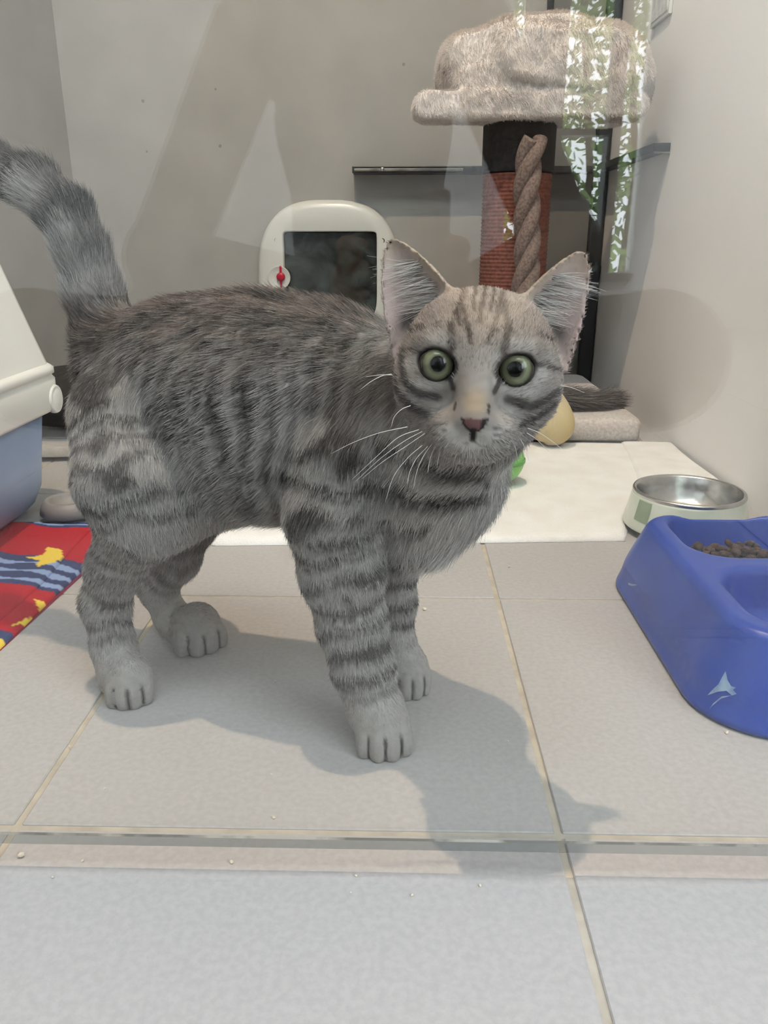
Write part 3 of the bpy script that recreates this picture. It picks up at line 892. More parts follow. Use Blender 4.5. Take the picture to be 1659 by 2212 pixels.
for i, p in enumerate(sp):
    if i: cum += np.linalg.norm(p - sp[i - 1])
    ang.append(cum / 0.145 * 2 * math.pi)
for k in range(3):
    pts = []
    for p, a in zip(sp, ang):
        a2 = a + k * 2 * math.pi / 3
        pts.append(p + np.array([math.cos(a2), -math.sin(a2), 0]) * 0.0105)
    o = tube('strand', pts, [0.0118] * (len(pts) - 1) + [0.009], M_ROPE, None, n=12)
    o.parent = rope; o.matrix_parent_inverse = Matrix.Translation(-Vector(rope.location))

# plush bed on top
s = SDF()
BY = 1.40
def E2(u0, u1, v0, v1, ry, Y, k=0.012, tilt=0.0):
    c = P((u0 + u1) / 2, (v0 + v1) / 2, Y); sc_ = zc(c) / F_PX
    M = np.array([[math.cos(tilt), 0, math.sin(tilt)], [0, 1, 0], [-math.sin(tilt), 0, math.cos(tilt)]])
    s.ell(c, ((u1 - u0) / 2 * sc_, ry, (v1 - v0) / 2 * sc_), M, k)
YD = np.array([0, 1.0, 0])
def CP(u0, v0, u1, v1, r0, r1, Y, ys_, k=0.012):
    a, b = P(u0, v0, Y), P(u1, v1, Y); s.cone(a, b, r0 * zc(a) / F_PX, r1 * zc(b) / F_PX, k=k, ls=(YD, ys_))
CP(1010, 150, 1190, 145, 66, 84, BY + 0.05, 2.4, k=0.01)           # raised wall of the bed
CP(1010, 200, 1240, 200, 58, 70, BY + 0.05, 2.6, k=0.03)
CP(1110, 142, 1290, 165, 86, 92, BY + 0.05, 2.0, k=0.03)
CP(1270, 170, 1318, 200, 86, 82, BY + 0.05, 1.8, k=0.03)
CP(926, 241, 1180, 236, 33, 36, BY - 0.01, 4.6, k=0.006)           # front pad
CP(1180, 238, 1350, 246, 36, 38, BY - 0.01, 4.0, k=0.008)
flo = lambda X, Y, Z: Z - (P(1100, 258, BY)[2] - 0.016) + 0 * X
c0 = P(1150, 180, BY)
s.fn(lambda X, Y, Z: (Z - (zt - 0.016)) + 0 * X + 0 * Y, (c0[0] - .3, c0[1] - .3, 0.2), (c0[0] + .3, c0[1] + .3, 0.9), k=0.03, sub=True)
xs, ys, zs = np.arange(-0.03, 0.42, 0.0045), np.arange(1.18, 1.64, 0.0055), np.arange(0.40, 0.68, 0.0045)
Fg = s.grid(xs, ys, zs)
V, Q = surface_nets(Fg, xs, ys, zs)
V = V[:]; 
Nn = vert_normals(V, Q)
V = V + Nn * (0.006 * (vnoise(V, 30, 2) - .5) + 0.003 * (vnoise(V, 90, 3) - .5))[:, None]
def plush_col(p):
    n1 = vnoise(p, 22, 11); n2 = vnoise(p, 70, 12)
    a, b = np.array(lin(235, 228, 224)[:3]), np.array(lin(204, 193, 186)[:3])
    return a + (b - a) * np.clip(0.2 + 0.9 * (n1 - 0.4) + 0.5 * (n2 - 0.5), 0, 1)[:, None]
me = np_mesh('plush_bed', V, Q)
at = me.attributes.new('coat', 'FLOAT_COLOR', 'POINT'); cc = np.ones((len(V), 4), np.float32); cc[:, :3] = plush_col(V); at.data.foreach_set('color', cc.ravel())
bed = link_mesh('plush_bed', me, M_PLUSH, ct)
Pp, n, vi = sample_surface(V, Q, Nn, 90000)
fl = np.tile(np.array([0.3, -0.2, -1.0]), (len(Pp), 1)) + 1.4 * (np.stack([vnoise(Pp, 25, 21), vnoise(Pp, 25, 22), vnoise(Pp, 25, 23)], 1) - .5)
pts, rad = strands(Pp, n, fl, RNG.uniform(0.004, 0.007, len(Pp)), np.full(len(Pp), 0.9), 0.25, K=3, r0=0.00035, r1=0.0001)
o = hair_object('plush_pile', pts, rad, plush_col(Pp) * RNG.uniform(0.85, 1.1, (len(Pp), 1)), M_PLUSH, None)
o.parent = bed; o['kind'] = 'stuff'

# ------------------------------------------------------------------ toys
M_EGG = mat('cream_felt', lin(214, 196, 152), lin(208, 196, 172), rough=0.85, scale=14, detail=3, bump=0.15, bscale=200)
ez = 0.008
eg = SDF(); tilt = 0.22; M3 = np.array([[math.cos(tilt), 0, math.sin(tilt)], [0, 1, 0], [-math.sin(tilt), 0, math.cos(tilt)]])
e0 = P(1194, 918, 1.19); e1 = P(1182, 888, 1.19)
eg.ell((e0[0], 1.19, 0.040), (0.033, 0.032, 0.033), k=0.02); eg.ell((e1[0] + 0.002, 1.19, 0.066), (0.026, 0.026, 0.034), M3, k=0.02)
xs, ys, zs = np.arange(e0[0] - .05, e0[0] + .05, .0035), np.arange(1.14, 1.24, .0035), np.arange(0, .115, .0035)
V, Q = surface_nets(eg.grid(xs, ys, zs), xs, ys, zs)
seam = np.abs(V[:, 0] - e0[0] + 0.012 - 0.10 * (V[:, 2] - .04))
V = V + vert_normals(V, Q) * (-0.0022 * np.exp(-(seam / 0.003) ** 2))[:, None]
V[:, 2] = np.maximum(V[:, 2], 0.0073)
tag(link_mesh('plush_egg', np_mesh('plush_egg', V, Q), M_EGG), 'cream yellow egg-shaped plush toy beside the kitten cheek', 'toy')

M_GREEN = mat('green_rubber', lin(150, 214, 130), lin(132, 200, 116), rough=0.4, scale=30)
gtoy = empty('rattle_ball', (0.122, 0.99, 0.007)); tag(gtoy, 'pale green toy ball on the white blanket under the kitten chin', 'toy')
gc = P(1085, 1010, 0.99); rb = 0.031
lathe('ball_shell', [(rb * math.cos(a), rb * math.sin(a)) for a in np.linspace(-1.5, 1.5, 15)], (gc[0] - 0.003, 0.99, 0.0072 + rb), M_GREEN, gtoy, n=28)
lathe('ball_band', [(rb + 0.0003, -0.003), (rb + 0.0014, -0.002), (rb + 0.0014, 0.002), (rb + 0.0003, 0.003)], (gc[0] - 0.003, 0.99, 0.0072 + rb), mat('green_band', lin(110, 180, 100), rough=0.4), gtoy, n=28, cap0=False, cap1=False)

# fluffy grey tail toy on the tree base
M_FLUFF = attr_mat('grey_fluff', rough=0.8, spec=0.1)
ft = empty('fluffy_tail_toy', (0.30, 1.30, 0.042)); tag(ft, 'dark grey fluffy tail toy lying on the carpeted tree base', 'toy')
ax = np.array(cr_spline([(0.19, 1.30, 0.062), (0.25, 1.285, 0.064), (0.31, 1.29, 0.058), (0.355, 1.315, 0.052)], 12))
tube('toy_core', ax, 0.006, M_CHAR, ft)
nf = 9000
ii = RNG.integers(0, len(ax) - 1, nf); base = ax[ii] + (ax[ii + 1] - ax[ii]) * RNG.random(nf)[:, None]; tg = nrm(ax[ii + 1] - ax[ii])
rd = RNG.normal(size=(nf, 3)); rd = nrm(rd - tg * (rd * tg).sum(1, keepdims=True))
ln = RNG.uniform(0.02, 0.036, nf)
pts, rad = strands(base + rd * 0.005, rd, tg, ln, np.full(nf, 0.8), 0.2, curl=1.2, K=5, r0=0.0003, r1=0.00008)
pts[:, :, 2] = np.maximum(pts[:, :, 2], 0.044)
o = hair_object('fluff', pts, rad, np.array(lin(134, 130, 130)[:3]) * RNG.uniform(0.35, 1.7, (nf, 1)), M_FLUFF, None); o.parent = ft; o.matrix_parent_inverse = Matrix.Translation(-Vector(ft.location)); o['kind'] = 'stuff'

# ------------------------------------------------------------------ litter granules on the floor
M_GRAN = mat('litter_granule', lin(226, 218, 200), lin(200, 190, 170), rough=0.9, scale=300)
gm = bmesh.new(); bmesh.ops.create_icosphere(gm, subdivisions=1, radius=1.0)
for v in gm.verts: v.co *= random.uniform(0.75, 1.1)
gme = bpy.data.meshes.new('litter_granule'); gm.to_mesh(gme); gm.free(); gme.materials.append(M_GRAN)
GRAN = {(45, 1848): 'largest pale litter granule, under the glass edge at the lower left', (500, 1861): 'pale litter granule midway along the gap under the glass', (178, 1858): 'small elongated litter granule in the gap under the glass, near the largest one',
        (591, 1765): 'pale litter granule alone on the tile just behind the glass, below the kitten belly', (917, 1316): 'upper litter granule of the two beside the kitten far front leg', (897, 1339): 'lower litter granule of the two beside the kitten far front leg',
        (1570, 1582): 'pale litter granule at the foot of the blue double bowl', (1373, 1313): 'pale litter granule by the long side of the blue double bowl', (283, 1311): 'tiny litter granule between the kitten hind legs', (150, 1612): 'tiny litter granule on the left grout line',
        (1037, 1911): 'pale granule outside the glass beside the kitten head shadow', (594, 1470): 'tiny granule inside the kitten body shadow', (1100, 1224): 'tiny granule just in front of the white blanket'}
for u, v, r in ((45, 1848, 9), (178, 1858, 4), (500, 1861, 5), (591, 1765, 4.5), (917, 1316, 5), (897, 1339, 4.5), (283, 1311, 3), (150, 1612, 3.5), (113, 1893, 3.5), (769, 1890, 3.5), (890, 1932, 4), (1037, 1911, 4), (1570, 1582, 5), (1373, 1313, 4), (594, 1470, 2.5), (1100, 1224, 3), (1026, 1388, 2.5), (226, 1702, 3), (1097, 1599, 2.5), (758, 1926, 3), (586, 1671, 2.5), (1169, 1690, 2.5)):
    g_ = GP(u, v, 0.001); rr = r * zc((g_[0], g_[1], 0)) / F_PX
    o = bpy.data.objects.new('litter_granule', gme); COL.objects.link(o); o.scale = (rr, rr * 0.8, rr * 0.7); o.location = (g_[0], g_[1], rr * 0.62); o.rotation_euler = (0.2, 0.3, random.uniform(0, 6))
    tag(o, GRAN.get((u, v), 'tiny pale litter granule lying on the floor tiles'), 'litter granule', 'litter granules scattered on the tiles')

# ------------------------------------------------------------------ the kitten
BD = nrm(np.array([1.0, -0.41, 0.0]))            # body axis, rump to chest
LAT = np.array([-BD[1], BD[0], 0.0])              # across the body, away from the viewer


def mid(u, v, off=0.0):
    """point on the upright plane through the spine, moved off metres across it"""
    d = FWD + RGT * (u - CX) / F_PX - UPV * (v - CY) / F_PX
    o = np.array([-0.16, 0.53, 0]) + LAT * off
    return CAM + d * (((o - CAM) @ LAT) / (d @ LAT))


K = SDF()


def chain(nodes, tagn, k=0.012, ls=None):
    """nodes: (point, radius in photo pixels)"""
    q = [(np.asarray(p), r * zc(p) / F_PX) for p, r in nodes]
    for (a, ra), (b, rb) in zip(q[:-1], q[1:]):
        K.cone(a, b, ra, rb, k=k, ls=ls, tagn=tagn)


FL = (LAT, 0.80)
chain([(mid(272, 800), 118), (mid(410, 838), 176), (mid(560, 866), 216), (mid(700, 884), 208), (mid(800, 918), 182), (mid(895, 985), 158)], 'torso', k=0.02, ls=FL)
K.ell(mid(560, 985), (0.075, 0.045, 0.034), np.array([BD, LAT, [0, 0, 1]]), k=0.03, tagn='torso')
chain([(mid(880, 1000), 140), (mid(945, 1030), 112), (mid(905, 1130), 88)], 'torso', k=0.025)
HEAD = P(1032, 800, 0.370)
HZ = nrm(CAM - HEAD)                                            # the face looks at the viewer
HX0 = nrm(np.cross(np.array([0, 0, 1.0]), HZ)); HY0 = np.cross(HZ, HX0)
ro = math.radians(-2.6)
HX = HX0 * math.cos(ro) + HY0 * math.sin(ro); HY = np.cross(HZ, HX)
HM = np.array([HX, HY, HZ])
mm = 0.000858
HL = lambda x, y, z: HEAD + HX * x * mm + HY * y * mm + HZ * z * mm
chain([(mid(850, 930), 128), (HEAD - HZ * 0.024 - HY * 0.010, 118)], 'neck', k=0.02)
K.cone(HL(0, -30, -14), mid(930, 1020), 0.022, 0.030, k=0.02, tagn='neck')

# fore legs
def leg(nodes, tagn, k=0.010):
    chain(nodes, tagn, k)


NF = [(mid(745, 985, -0.030), 120), (P(718, 1110, 0.436), 96), (P(738, 1232, 0.440), 84), (P(760, 1345, 0.440), 68), (P(783, 1440, 0.438), 60), (P(808, 1530, 0.436), 55)]
FF = [(mid(850, 1060, 0.030), 90), (P(850, 1200, 0.500), 55), (P(853, 1300, 0.502), 40), (P(857, 1390, 0.502), 35), (P(868, 1440, 0.500), 36)]
NH = [(mid(275, 900, -0.030), 118), (P(285, 1035, 0.487), 114), (P(305, 1120, 0.482), 88), (P(250, 1225, 0.496), 54), (P(228, 1300, 0.502), 46), (P(246, 1400, 0.497), 42), (P(262, 1460, 0.490), 42)]
FH = [(mid(370, 960, 0.030), 100), (P(405, 1110, 0.560), 68), (P(380, 1205, 0.565), 46), (P(340, 1272, 0.580), 36), (P(372, 1335, 0.576), 34), (P(405, 1368, 0.570), 33)]
for nodes, tg_ in ((NF, 'foreleg_near'), (FF, 'foreleg_far'), (NH, 'hindleg_near'), (FH, 'hindleg_far')):
    leg(nodes, tg_)
K.ell(P(395, 1075, 0.492), (0.036, 0.026, 0.026), k=0.022, tagn='hindleg_near')   # knee fold to the belly


def paw(cu, cv, Y, wpx, tag_, toes, ang, hh=0.0185):
    """paw standing on the floor; cu = image column of its middle, cv = row of the front contact"""
    g = GP(cu, cv); c = np.array([g[0], g[1], 0.0]); w = wpx * zc(c) / F_PX / 2
    d = np.array([math.sin(ang), -math.cos(ang), 0]); x = np.array([d[1] * -1, d[0], 0.0]); x = np.array([math.cos(ang), math.sin(ang), 0])
    c0 = c - d * w * 1.02
    up_ = np.array([0, 0, 1.0])
    K.ell(c0 - d * w * 0.12 + up_ * hh * 0.92, (w * 0.90, w * 0.90, hh * 0.94), np.array([x, d, up_]), k=0.008, tagn=tag_)
    lines = []
    for i in range(toes):
        t = (i - (toes - 1) / 2) / ((toes - 1) / 2)
        pos = c0 + x * t * w * 0.68 + d * w * (0.60 - 0.30 * t * t)
        fan = d * math.cos(t * 0.30) + x * math.sin(t * 0.30); fx = np.cross(fan, up_) * -1
        K.ell(pos + up_ * hh * 0.40, (w * 0.345, w * 0.46, hh * 0.72), np.array([fx, fan, up_]), k=0.0016, tagn=tag_)
        lines.append(K.prims[-1])
    return c0, lines


TOE = []
PAWS = []
for a in ((833, 1652, 0.42, 122, 'foreleg_near', 4, 0.10), (892, 1517, 0.48, 92, 'foreleg_far', 4, 0.25), (279, 1538, 0.47, 96, 'hindleg_near', 4, 0.25), (447, 1419, 0.54, 118, 'hindleg_far', 4, 0.55)):
    c0, ln_ = paw(*a); TOE.append((c0, ln_)); PAWS.append(c0)
for nodes, c0, tg_ in ((NF, PAWS[0], 'foreleg_near'), (FF, PAWS[1], 'foreleg_far'), (NH, PAWS[2], 'hindleg_near'), (FH, PAWS[3], 'hindleg_far')):
    p, r = nodes[-1]; rr = r * zc(p) / F_PX
    K.cone(p, c0 + np.array([0, 0.004, 0.014]), rr, 0.0135, k=0.010, tagn=tg_)
# tail
TL = [(mid(228, 715), 66), (mid(205, 640), 52), (mid(180, 550), 47), (mid(145, 468), 47), (mid(75, 400), 46), (mid(-20, 362), 45), (mid(-120, 372), 42), (mid(-185, 420), 34), (mid(-215, 470), 20)]
chain(TL, 'tail', k=0.012)

# head
hd = 'head'
K.ell(HL(0, 6, -12), np.array([42, 37, 40]) * mm, HM, k=0.006, tagn=hd)
K.ell(HL(0, 18, 0), np.array([30, 22, 28]) * mm, HM, k=0.012, tagn=hd)
for s_ in (-1, 1):
    K.ell(HL(26 * s_, -10, 0), np.array([18, 19, 22]) * mm, HM, k=0.014, tagn=hd)      # cheeks
    K.ell(HL(18 * s_, 13, 17), np.array([13, 9, 13]) * mm, HM, k=0.010, tagn=hd)        # brow
    K.ell(HL(9.5 * s_ + 0.3, -31, 29), np.array([13, 10.5, 12]) * mm, HM, k=0.007, tagn=hd)   # whisker pads
K.cone(HL(0, 12, 22), HL(0.2, -20, 37), 0.0107, 0.0073, k=0.009, tagn=hd)              # nose bridge
K.ell(HL(0.3, -26, 40), np.array([7.5, 5.5, 5.5]) * mm, HM, k=0.004, tagn=hd)            # nose
K.ell(HL(0, -38.5, 24), np.array([11.5, 7, 11]) * mm, HM, k=0.007, tagn=hd)              # chin
K.ell(HL(0, -31, 4), np.array([26, 13, 22]) * mm, HM, k=0.014, tagn=hd)                 # jaw
EYES = []
for s_, ex, ey in ((-1, -20.8, 2.0), (1, 19.2, 1.8)):
    c = HL(ex, ey, 20.5); EYES.append((c, s_, ex, ey))
    tl = math.radians(16) * s_
    ax_ = HX * math.cos(tl) + HY * math.sin(tl); ay_ = np.cross(HZ, ax_)
    K.ell(HL(ex, ey, 28.0), np.array([9.3, 6.8, 10.5]) * mm, np.array([ax_, ay_, HZ]), k=0.0022, sub=True)


# ears: curved shells open to the front
def ear(name, b_in, b_out, tip, cup, fwd_tilt, side):
    b_in, b_out, tip = [np.array(q) * mm for q in (b_in, b_out, tip)]
    base = (b_in + b_out) / 2; up = tip - base; Lh = np.linalg.norm(up); up = up / Lh
    wv = (b_out - b_in); wv = wv - up * (wv @ up); W = np.linalg.norm(wv) / 2; wv = wv / (2 * W)
    nv = np.cross(wv, up); nv = nv * (1 if nv[2] > 0 else -1)

    def f(X, Y, Z):
        x, y, z = X - HEAD[0], Y - HEAD[1], Z - HEAD[2]
        l = [HM[i, 0] * x + HM[i, 1] * y + HM[i, 2] * z for i in range(3)]
        q = [l[i] - base[i] for i in range(3)]
        a = sum(q[i] * wv[i] for i in range(3)); b = sum(q[i] * up[i] for i in range(3)); c = sum(q[i] * nv[i] for i in range(3))
        t = np.clip(b / Lh, -0.4, 1.05)
        w = W * np.sqrt(np.clip(1 - t, 0, 2)) * np.clip(1.03 - 0.14 * np.clip(t, 0, 1), 0, 2) * (1 + 0.10 * np.sin(np.clip(t, 0, 1) * math.pi))
        w = np.maximum(w, 0.0006)
        ar = np.clip(np.abs(a) / w, 0, 1.6)
        sheet = -cup * (1 - ar ** 2) * np.sqrt(np.clip(1 - t, 0, 2)) * 0.9          # hollow in the middle
        th = 0.0017 + 0.0010 * np.clip(1 - t, 0, 1)
        d1_ = (np.abs(c - sheet) - th) * 0.72
        d2_ = (np.abs(a) - w) * 0.85; d3_ = np.maximum(b - Lh, -b - 0.012)
        k = 0.0012
        m1 = np.maximum(d1_, d2_) + 0 * d3_
        return np.maximum(m1, d3_)
    lo = HEAD - 0.09; hi = HEAD + 0.09
    K.fn(f, lo, hi, k=0.005, tagn=name)
    return dict(base=base, up=up, w=wv, n=nv, W=W, L=Lh, cup=cup)


EAR = [ear('ear_l', (-14, 36, -4), (-51, 17, -14), (-54, 68, -14), 0.0125, 0, -1),
       ear('ear_r', (17, 34, -4), (50, 13, -14), (51.5, 66.5, -14), 0.0125, 0, 1)]

xs = np.concatenate([np.arange(-0.42, -0.024, 0.0028), np.arange(-0.024, 0.094, 0.0014), np.arange(0.094, 0.12, 0.0025)])
ys = np.concatenate([np.arange(0.321, 0.412, 0.0014), np.arange(0.412, 0.66, 0.0028)])
zs = np.concatenate([np.arange(-0.004, 0.036, 0.0016), np.arange(0.036, 0.190, 0.003), np.arange(0.190, 0.322, 0.0014), np.arange(0.322, 0.45, 0.003)])
Fg = K.grid(xs, ys, zs)
KV, KQ = surface_nets(Fg, xs, ys, zs)
# keep the largest connected piece
def largest(V, Q):
    lab = np.arange(len(V))
    for _ in range(400):
        m_ = lab[Q].min(1); new = lab.copy()
        for k in range(4): np.minimum.at(new, Q[:, k], m_)
        new = new[new]
        if (new == lab).all(): break
        lab = new
    ids, ct_ = np.unique(lab, return_counts=True); best = ids[ct_.argmax()]
    keep = lab == best; mp = np.cumsum(keep) - 1
    return V[keep], mp[Q[keep[Q[:, 0]]]]
KV, KQ = largest(KV, KQ)
KV[:, 2] = np.maximum(KV[:, 2], 0.0005)
KN = vert_normals(KV, KQ)

TAGS = ['torso', 'neck', 'head', 'ear_l', 'ear_r', 'foreleg_near', 'foreleg_far', 'hindleg_near', 'hindleg_far', 'tail']


def seg_dist(p, a, b):
    a, b = np.asarray(a), np.asarray(b); ba = b - a
    t = np.clip(((p - a) @ ba) / (ba @ ba), 0, 1)
    return np.linalg.norm(p - a - t[:, None] * ba, axis=1), t


def chain_param(p, nodes):
    """arc length along a limb of the closest point, with the local direction"""
    best = np.full(len(p), 9.0); s = np.zeros(len(p)); dr = np.zeros((len(p), 3)); acc = 0
    for (a, _), (b, _) in zip(nodes[:-1], nodes[1:]):
        d, t = seg_dist(p, a, b); L_ = np.linalg.norm(np.asarray(b) - a); m_ = d < best
        best[m_] = d[m_]; s[m_] = acc + t[m_] * L_; dr[m_] = (np.asarray(b) - a) / L_; acc += L_
    return s, dr


def head_xy(p):
    q = (p - HEAD) @ HM.T
    return q / mm


def stroke(x, y, pts, w0, w1=None):
    """0..1 mask of a painted line with soft edge; width in mm"""
    w1 = w0 if w1 is None else w1
    p = np.column_stack([x, y]); out = np.zeros(len(p)); n = len(pts) - 1
    for i, (a, b) in enumerate(zip(pts[:-1], pts[1:])):
        d, t = seg_dist(p, np.array(a, float), np.array(b, float)); w = w0 + (w1 - w0) * (i + t) / n
        out = np.maximum(out, 1 - sstep(w * 0.45, w * 1.0, d))
    return out


C_LIGHT = np.array(lin(194, 189, 185)[:3]); C_MID = np.array(lin(144, 137, 133)[:3]); C_DARK = np.array(lin(42, 39, 39)[:3])
C_BACK = np.array(lin(98, 86, 80)[:3]); C_WHITE = np.array(lin(216, 211, 206)[:3]); C_PAW = np.array(lin(160, 155, 150)[:3])
C_TAN = np.array(lin(178, 158, 134)[:3]); C_NOSE = np.array(lin(112, 80, 80)[:3]); C_BLACKISH = np.array(lin(34, 30, 30)[:3]); C_PINK = np.array(lin(196, 168, 164)[:3])
mixc = lambda c, d, m_: c + (d - c) * np.clip(m_, 0, 1)[:, None]


def coat(p, n):
    """coat colour and hair settings for points on the kitten"""
    D = K.tags(p, TAGS); W = np.exp(-D / 0.006); W /= W.sum(0)
    N_ = len(p)
    nz = vnoise(p, 60, 1); nz2 = vnoise(p, 150, 2); nz3 = vnoise(p, 28, 3); nzf = vnoise(p, 420, 6)
    # torso: broken upright stripes, dark brown saddle, pale belly
    s = (p - np.array([-0.17, 0.53, 0])) @ BD; z = p[:, 2]
    spine = 0.268 - 1.6 * np.maximum(s - 0.14, 0) - 0.3 * np.maximum(-s - 0.02, 0)
    hgt = np.clip((z - 0.145) / 0.125, -0.3, 1.2)
    rear = sstep(0.05, -0.06, s)
    ph = s / 0.0130 + (0.9 + 1.2 * rear) * (z - 0.2) / 0.03 * 0.28 * np.where(s > 0.1, -0.6, 1.0) + 1.0 * (nz3 - 0.5) + 0.45 * (nz - .5)
    st = 0.5 + 0.5 * np.sin(2 * math.pi * ph)
    m_ = sstep(0.40, 0.78, st + 0.75 * (vnoise(p, 45, 8) - 0.5) + 0.25 * (nz2 - .5))
    c = mixc(np.tile(C_LIGHT * 0.86, (N_, 1)), C_DARK, m_ * (0.72 + 0.26 * np.clip(hgt, 0, 1)))
    sad = sstep(0.58, 1.02, hgt + 0.22 * (nz - .5) + 0.18 * rear)
    c = mixc(c, C_BACK * (0.25 + 1.5 * sstep(0.25, 0.8, vnoise(p * np.array([0.55, 1, 1]), 190, 41))[:, None]), 0.85 * sad)
    c = mixc(c, C_LIGHT * 0.9, 0.6 * sstep(0.15, -0.15, hgt))
    # chest: pale with dark collars
    front = sstep(0.155, 0.20, s)
    col_t = mixc(np.tile(C_WHITE * 0.92, (N_, 1)), C_MID, 0.6 * nz)
    hx, hy, hz = head_xy(p).T
    zh = np.linalg.norm(CAM - HEAD); pf = zh / (zh - hz * mm); hxp, hyp = hx * pf, hy * pf      # flattened along the line of the face
    for pts, w in (([(-52, -42), (-34, -50), (-10, -57), (12, -54)], 4.2), ([(-52, -64), (-36, -70), (-22, -74), (-4, -72), (10, -66)], 4.5), ([(-60, -86), (-40, -92), (-20, -90)], 4.0), ([(-75, -40), (-58, -62), (-50, -84)], 4.0)):
        col_t = mixc(col_t, C_DARK, 0.85 * stroke(hxp + 5 * (nz - .5), hyp + 5 * (nz2 - .5), pts, w) * (hz > -130))
    c = mixc(c, col_t, front)
    c_neck = mixc(mixc(np.tile(C_MID * 0.8, (N_, 1)), C_DARK, m_ * 0.8), col_t, sstep(-110, -75, hz) * sstep(-16, -36, hyp))
    c_neck = mixc(c_neck, C_BACK * 0.8, sstep(0.215, 0.245, z) * 0.6)
    # legs: rings
    rings_ = {}
    for name, nodes, lam, ofs in (('foreleg_near', NF, 0.0172, 0.1), ('foreleg_far', FF, 0.016, 0.3), ('hindleg_near', NH, 0.0125, 0.2), ('hindleg_far', FH, 0.017, 0.0)):
        sl, dr = chain_param(p, nodes)
        st_ = 0.5 + 0.5 * np.sin(2 * math.pi * (sl / lam + ofs + 0.9 * (nz - .5) + 0.5 * (nz3 - .5)))
        mk = sstep(0.48, 0.85, st_ + 0.3 * (vnoise(p, 70, 14) - .5)) * sstep(0.030, 0.055, z + 0.01 * (nz - .5))
        cl = mixc(np.tile(C_LIGHT * 0.70, (N_, 1)), C_DARK * 0.95, 0.85 * mk)
        if name.startswith('hind'): cl = mixc(cl, C_MID * 0.9, 0.25 * nz)
        if name == 'hindleg_far': cl = mixc(cl, C_BACK * 1.0, 0.75 * sstep(0.055, 0.09, z))
        cl = mixc(cl, C_PAW * 0.92, sstep(0.045, 0.022, z))
        rings_[name] = (cl, sl, dr)
    sl, drt = chain_param(p, TL)
    st_ = 0.5 + 0.5 * np.sin(2 * math.pi * (sl / 0.040 + 0.35 + 0.5 * (nz - .5)))
    c_tail = mixc(np.tile(C_LIGHT * 0.72, (N_, 1)), C_DARK * 0.8, sstep(0.45, 0.75, st_ + 0.5 * (vnoise(p, 55, 19) - .5)) * sstep(0.045, 0.085, sl + 0.01 * nz) * 0.9 + 0.45 * sstep(0.45, 0.75, nz) * sstep(0.02, 0.03, sl))
    topside = sstep(0.1, 0.7, n @ nrm(np.array([0.75, 0.0, 0.55])))
    c_tail = mixc(c_tail, C_DARK * 0.8, 0.75 * topside * sstep(0.25, 0.6, nz3 + 0.2 * nz))
    c_tail = mixc(c_tail, C_BACK * 0.7, sstep(0.03, 0.0, sl))
    # head
    x, y = hx + 1.2 * (nz - .5), hy + 1.2 * (nz2 - .5)
    ch = np.tile(C_LIGHT * 0.68, (N_, 1))
    ch = mixc(ch, C_MID * 1.0, 0.55 * sstep(0.35, 0.7, nz) + 0.2)
    ch = mixc(ch, np.array(lin(140, 130, 123)[:3]), 0.75 * sstep(4, 20, y) * sstep(42, 28, y))
    for pts, w in (([(-15.5, 22), (-14.6, 15), (-13.6, 9)], 2.3), ([(13.5, 22), (12.8, 15), (11.8, 8)], 2.3), ([(-10, 30), (-7.5, 23), (-5, 14)], 1.5), ([(8, 29), (6.3, 22), (3.6, 14)], 1.5),
                   ([(-13.2, 28), (-11, 23)], 2.0), ([(10, 36), (12, 29), (14.5, 21)], 1.7), ([(-11, 46), (-11, 36), (-13, 28)], 1.9), ([(0.5, 50), (0, 40), (-1, 24)], 1.5), ([(11, 46), (9, 38), (8.5, 30)], 1.9), ([(-5, 48), (-5, 36), (-4, 30)], 1.2), ([(5, 48), (5, 38), (4, 30)], 1.2)):
        ch = mixc(ch, C_DARK * 0.9, 0.9 * stroke(x, y, pts, w * 1.15))
    for pts, w in (([(-29, 6), (-36, 8.5), (-42, 7), (-50, 1)], 1.5), ([(27.5, 5.5), (36, 4.5), (46, 2)], 1.5), ([(-41, 4), (-38, -8), (-31, -14), (-20, -15)], 2.6), ([(-46, -4), (-42, -14), (-34, -21), (-24, -25)], 2.4), ([(43, -8), (37, -13), (29, -17), (17, -14)], 2.8), ([(42, -15), (35, -21), (24, -27)], 2.2), ([(-44, 14), (-40, 18), (-30, 20)], 1.4), ([(44, 12), (40, 17), (30, 20)], 1.4)):
        ch = mixc(ch, C_DARK * 1.0, 0.78 * stroke(x, y, pts, w, w * 1.3))
    # pale patches: brows, round the eyes, muzzle, chin
    for bx, by, rx, ry, a in ((-21, 14.5, 9, 4.5, 0.55), (21, 14, 9, 4.5, 0.55), (-12, 0, 3.2, 10, 0.75), (10.5, 0, 3.2, 10, 0.75), (-24, -8.5, 11, 3.6, 0.85), (22, -8.8, 11, 3.6, 0.85), (-34, 1, 6, 5, 0.6), (32, -1, 6, 5, 0.6), (-10, -34, 13, 7, 0.75), (9, -34, 13, 7, 0.75), (-1, -42, 16, 9, 0.85)):
        r_ = np.sqrt(((x - bx) / rx) ** 2 + ((y - by) / ry) ** 2)
        ch = mixc(ch, C_WHITE * 0.92, 0.8 * a * (1 - sstep(0.45, 1.15, r_)))
    r_ = np.sqrt(((hx - 0.2) / 8.5) ** 2 + ((hy + 15.5) / 9.5) ** 2)
    ch = mixc(ch, C_TAN, 0.7 * (1 - sstep(0.3, 1.1, r_)) * (hz > 20))
    for pts, w in (([(-14.5, -3), (-11.8, -10)], 1.9), ([(12.2, -3), (9.2, -10)], 1.9), ([(-9.8, -17), (-10, -20)], 1.0), ([(7.0, -17), (7, -20)], 1.0)):
        ch = mixc(ch, C_DARK * 0.9, 0.85 * stroke(hx, hy, pts, w) * (hz > 5))
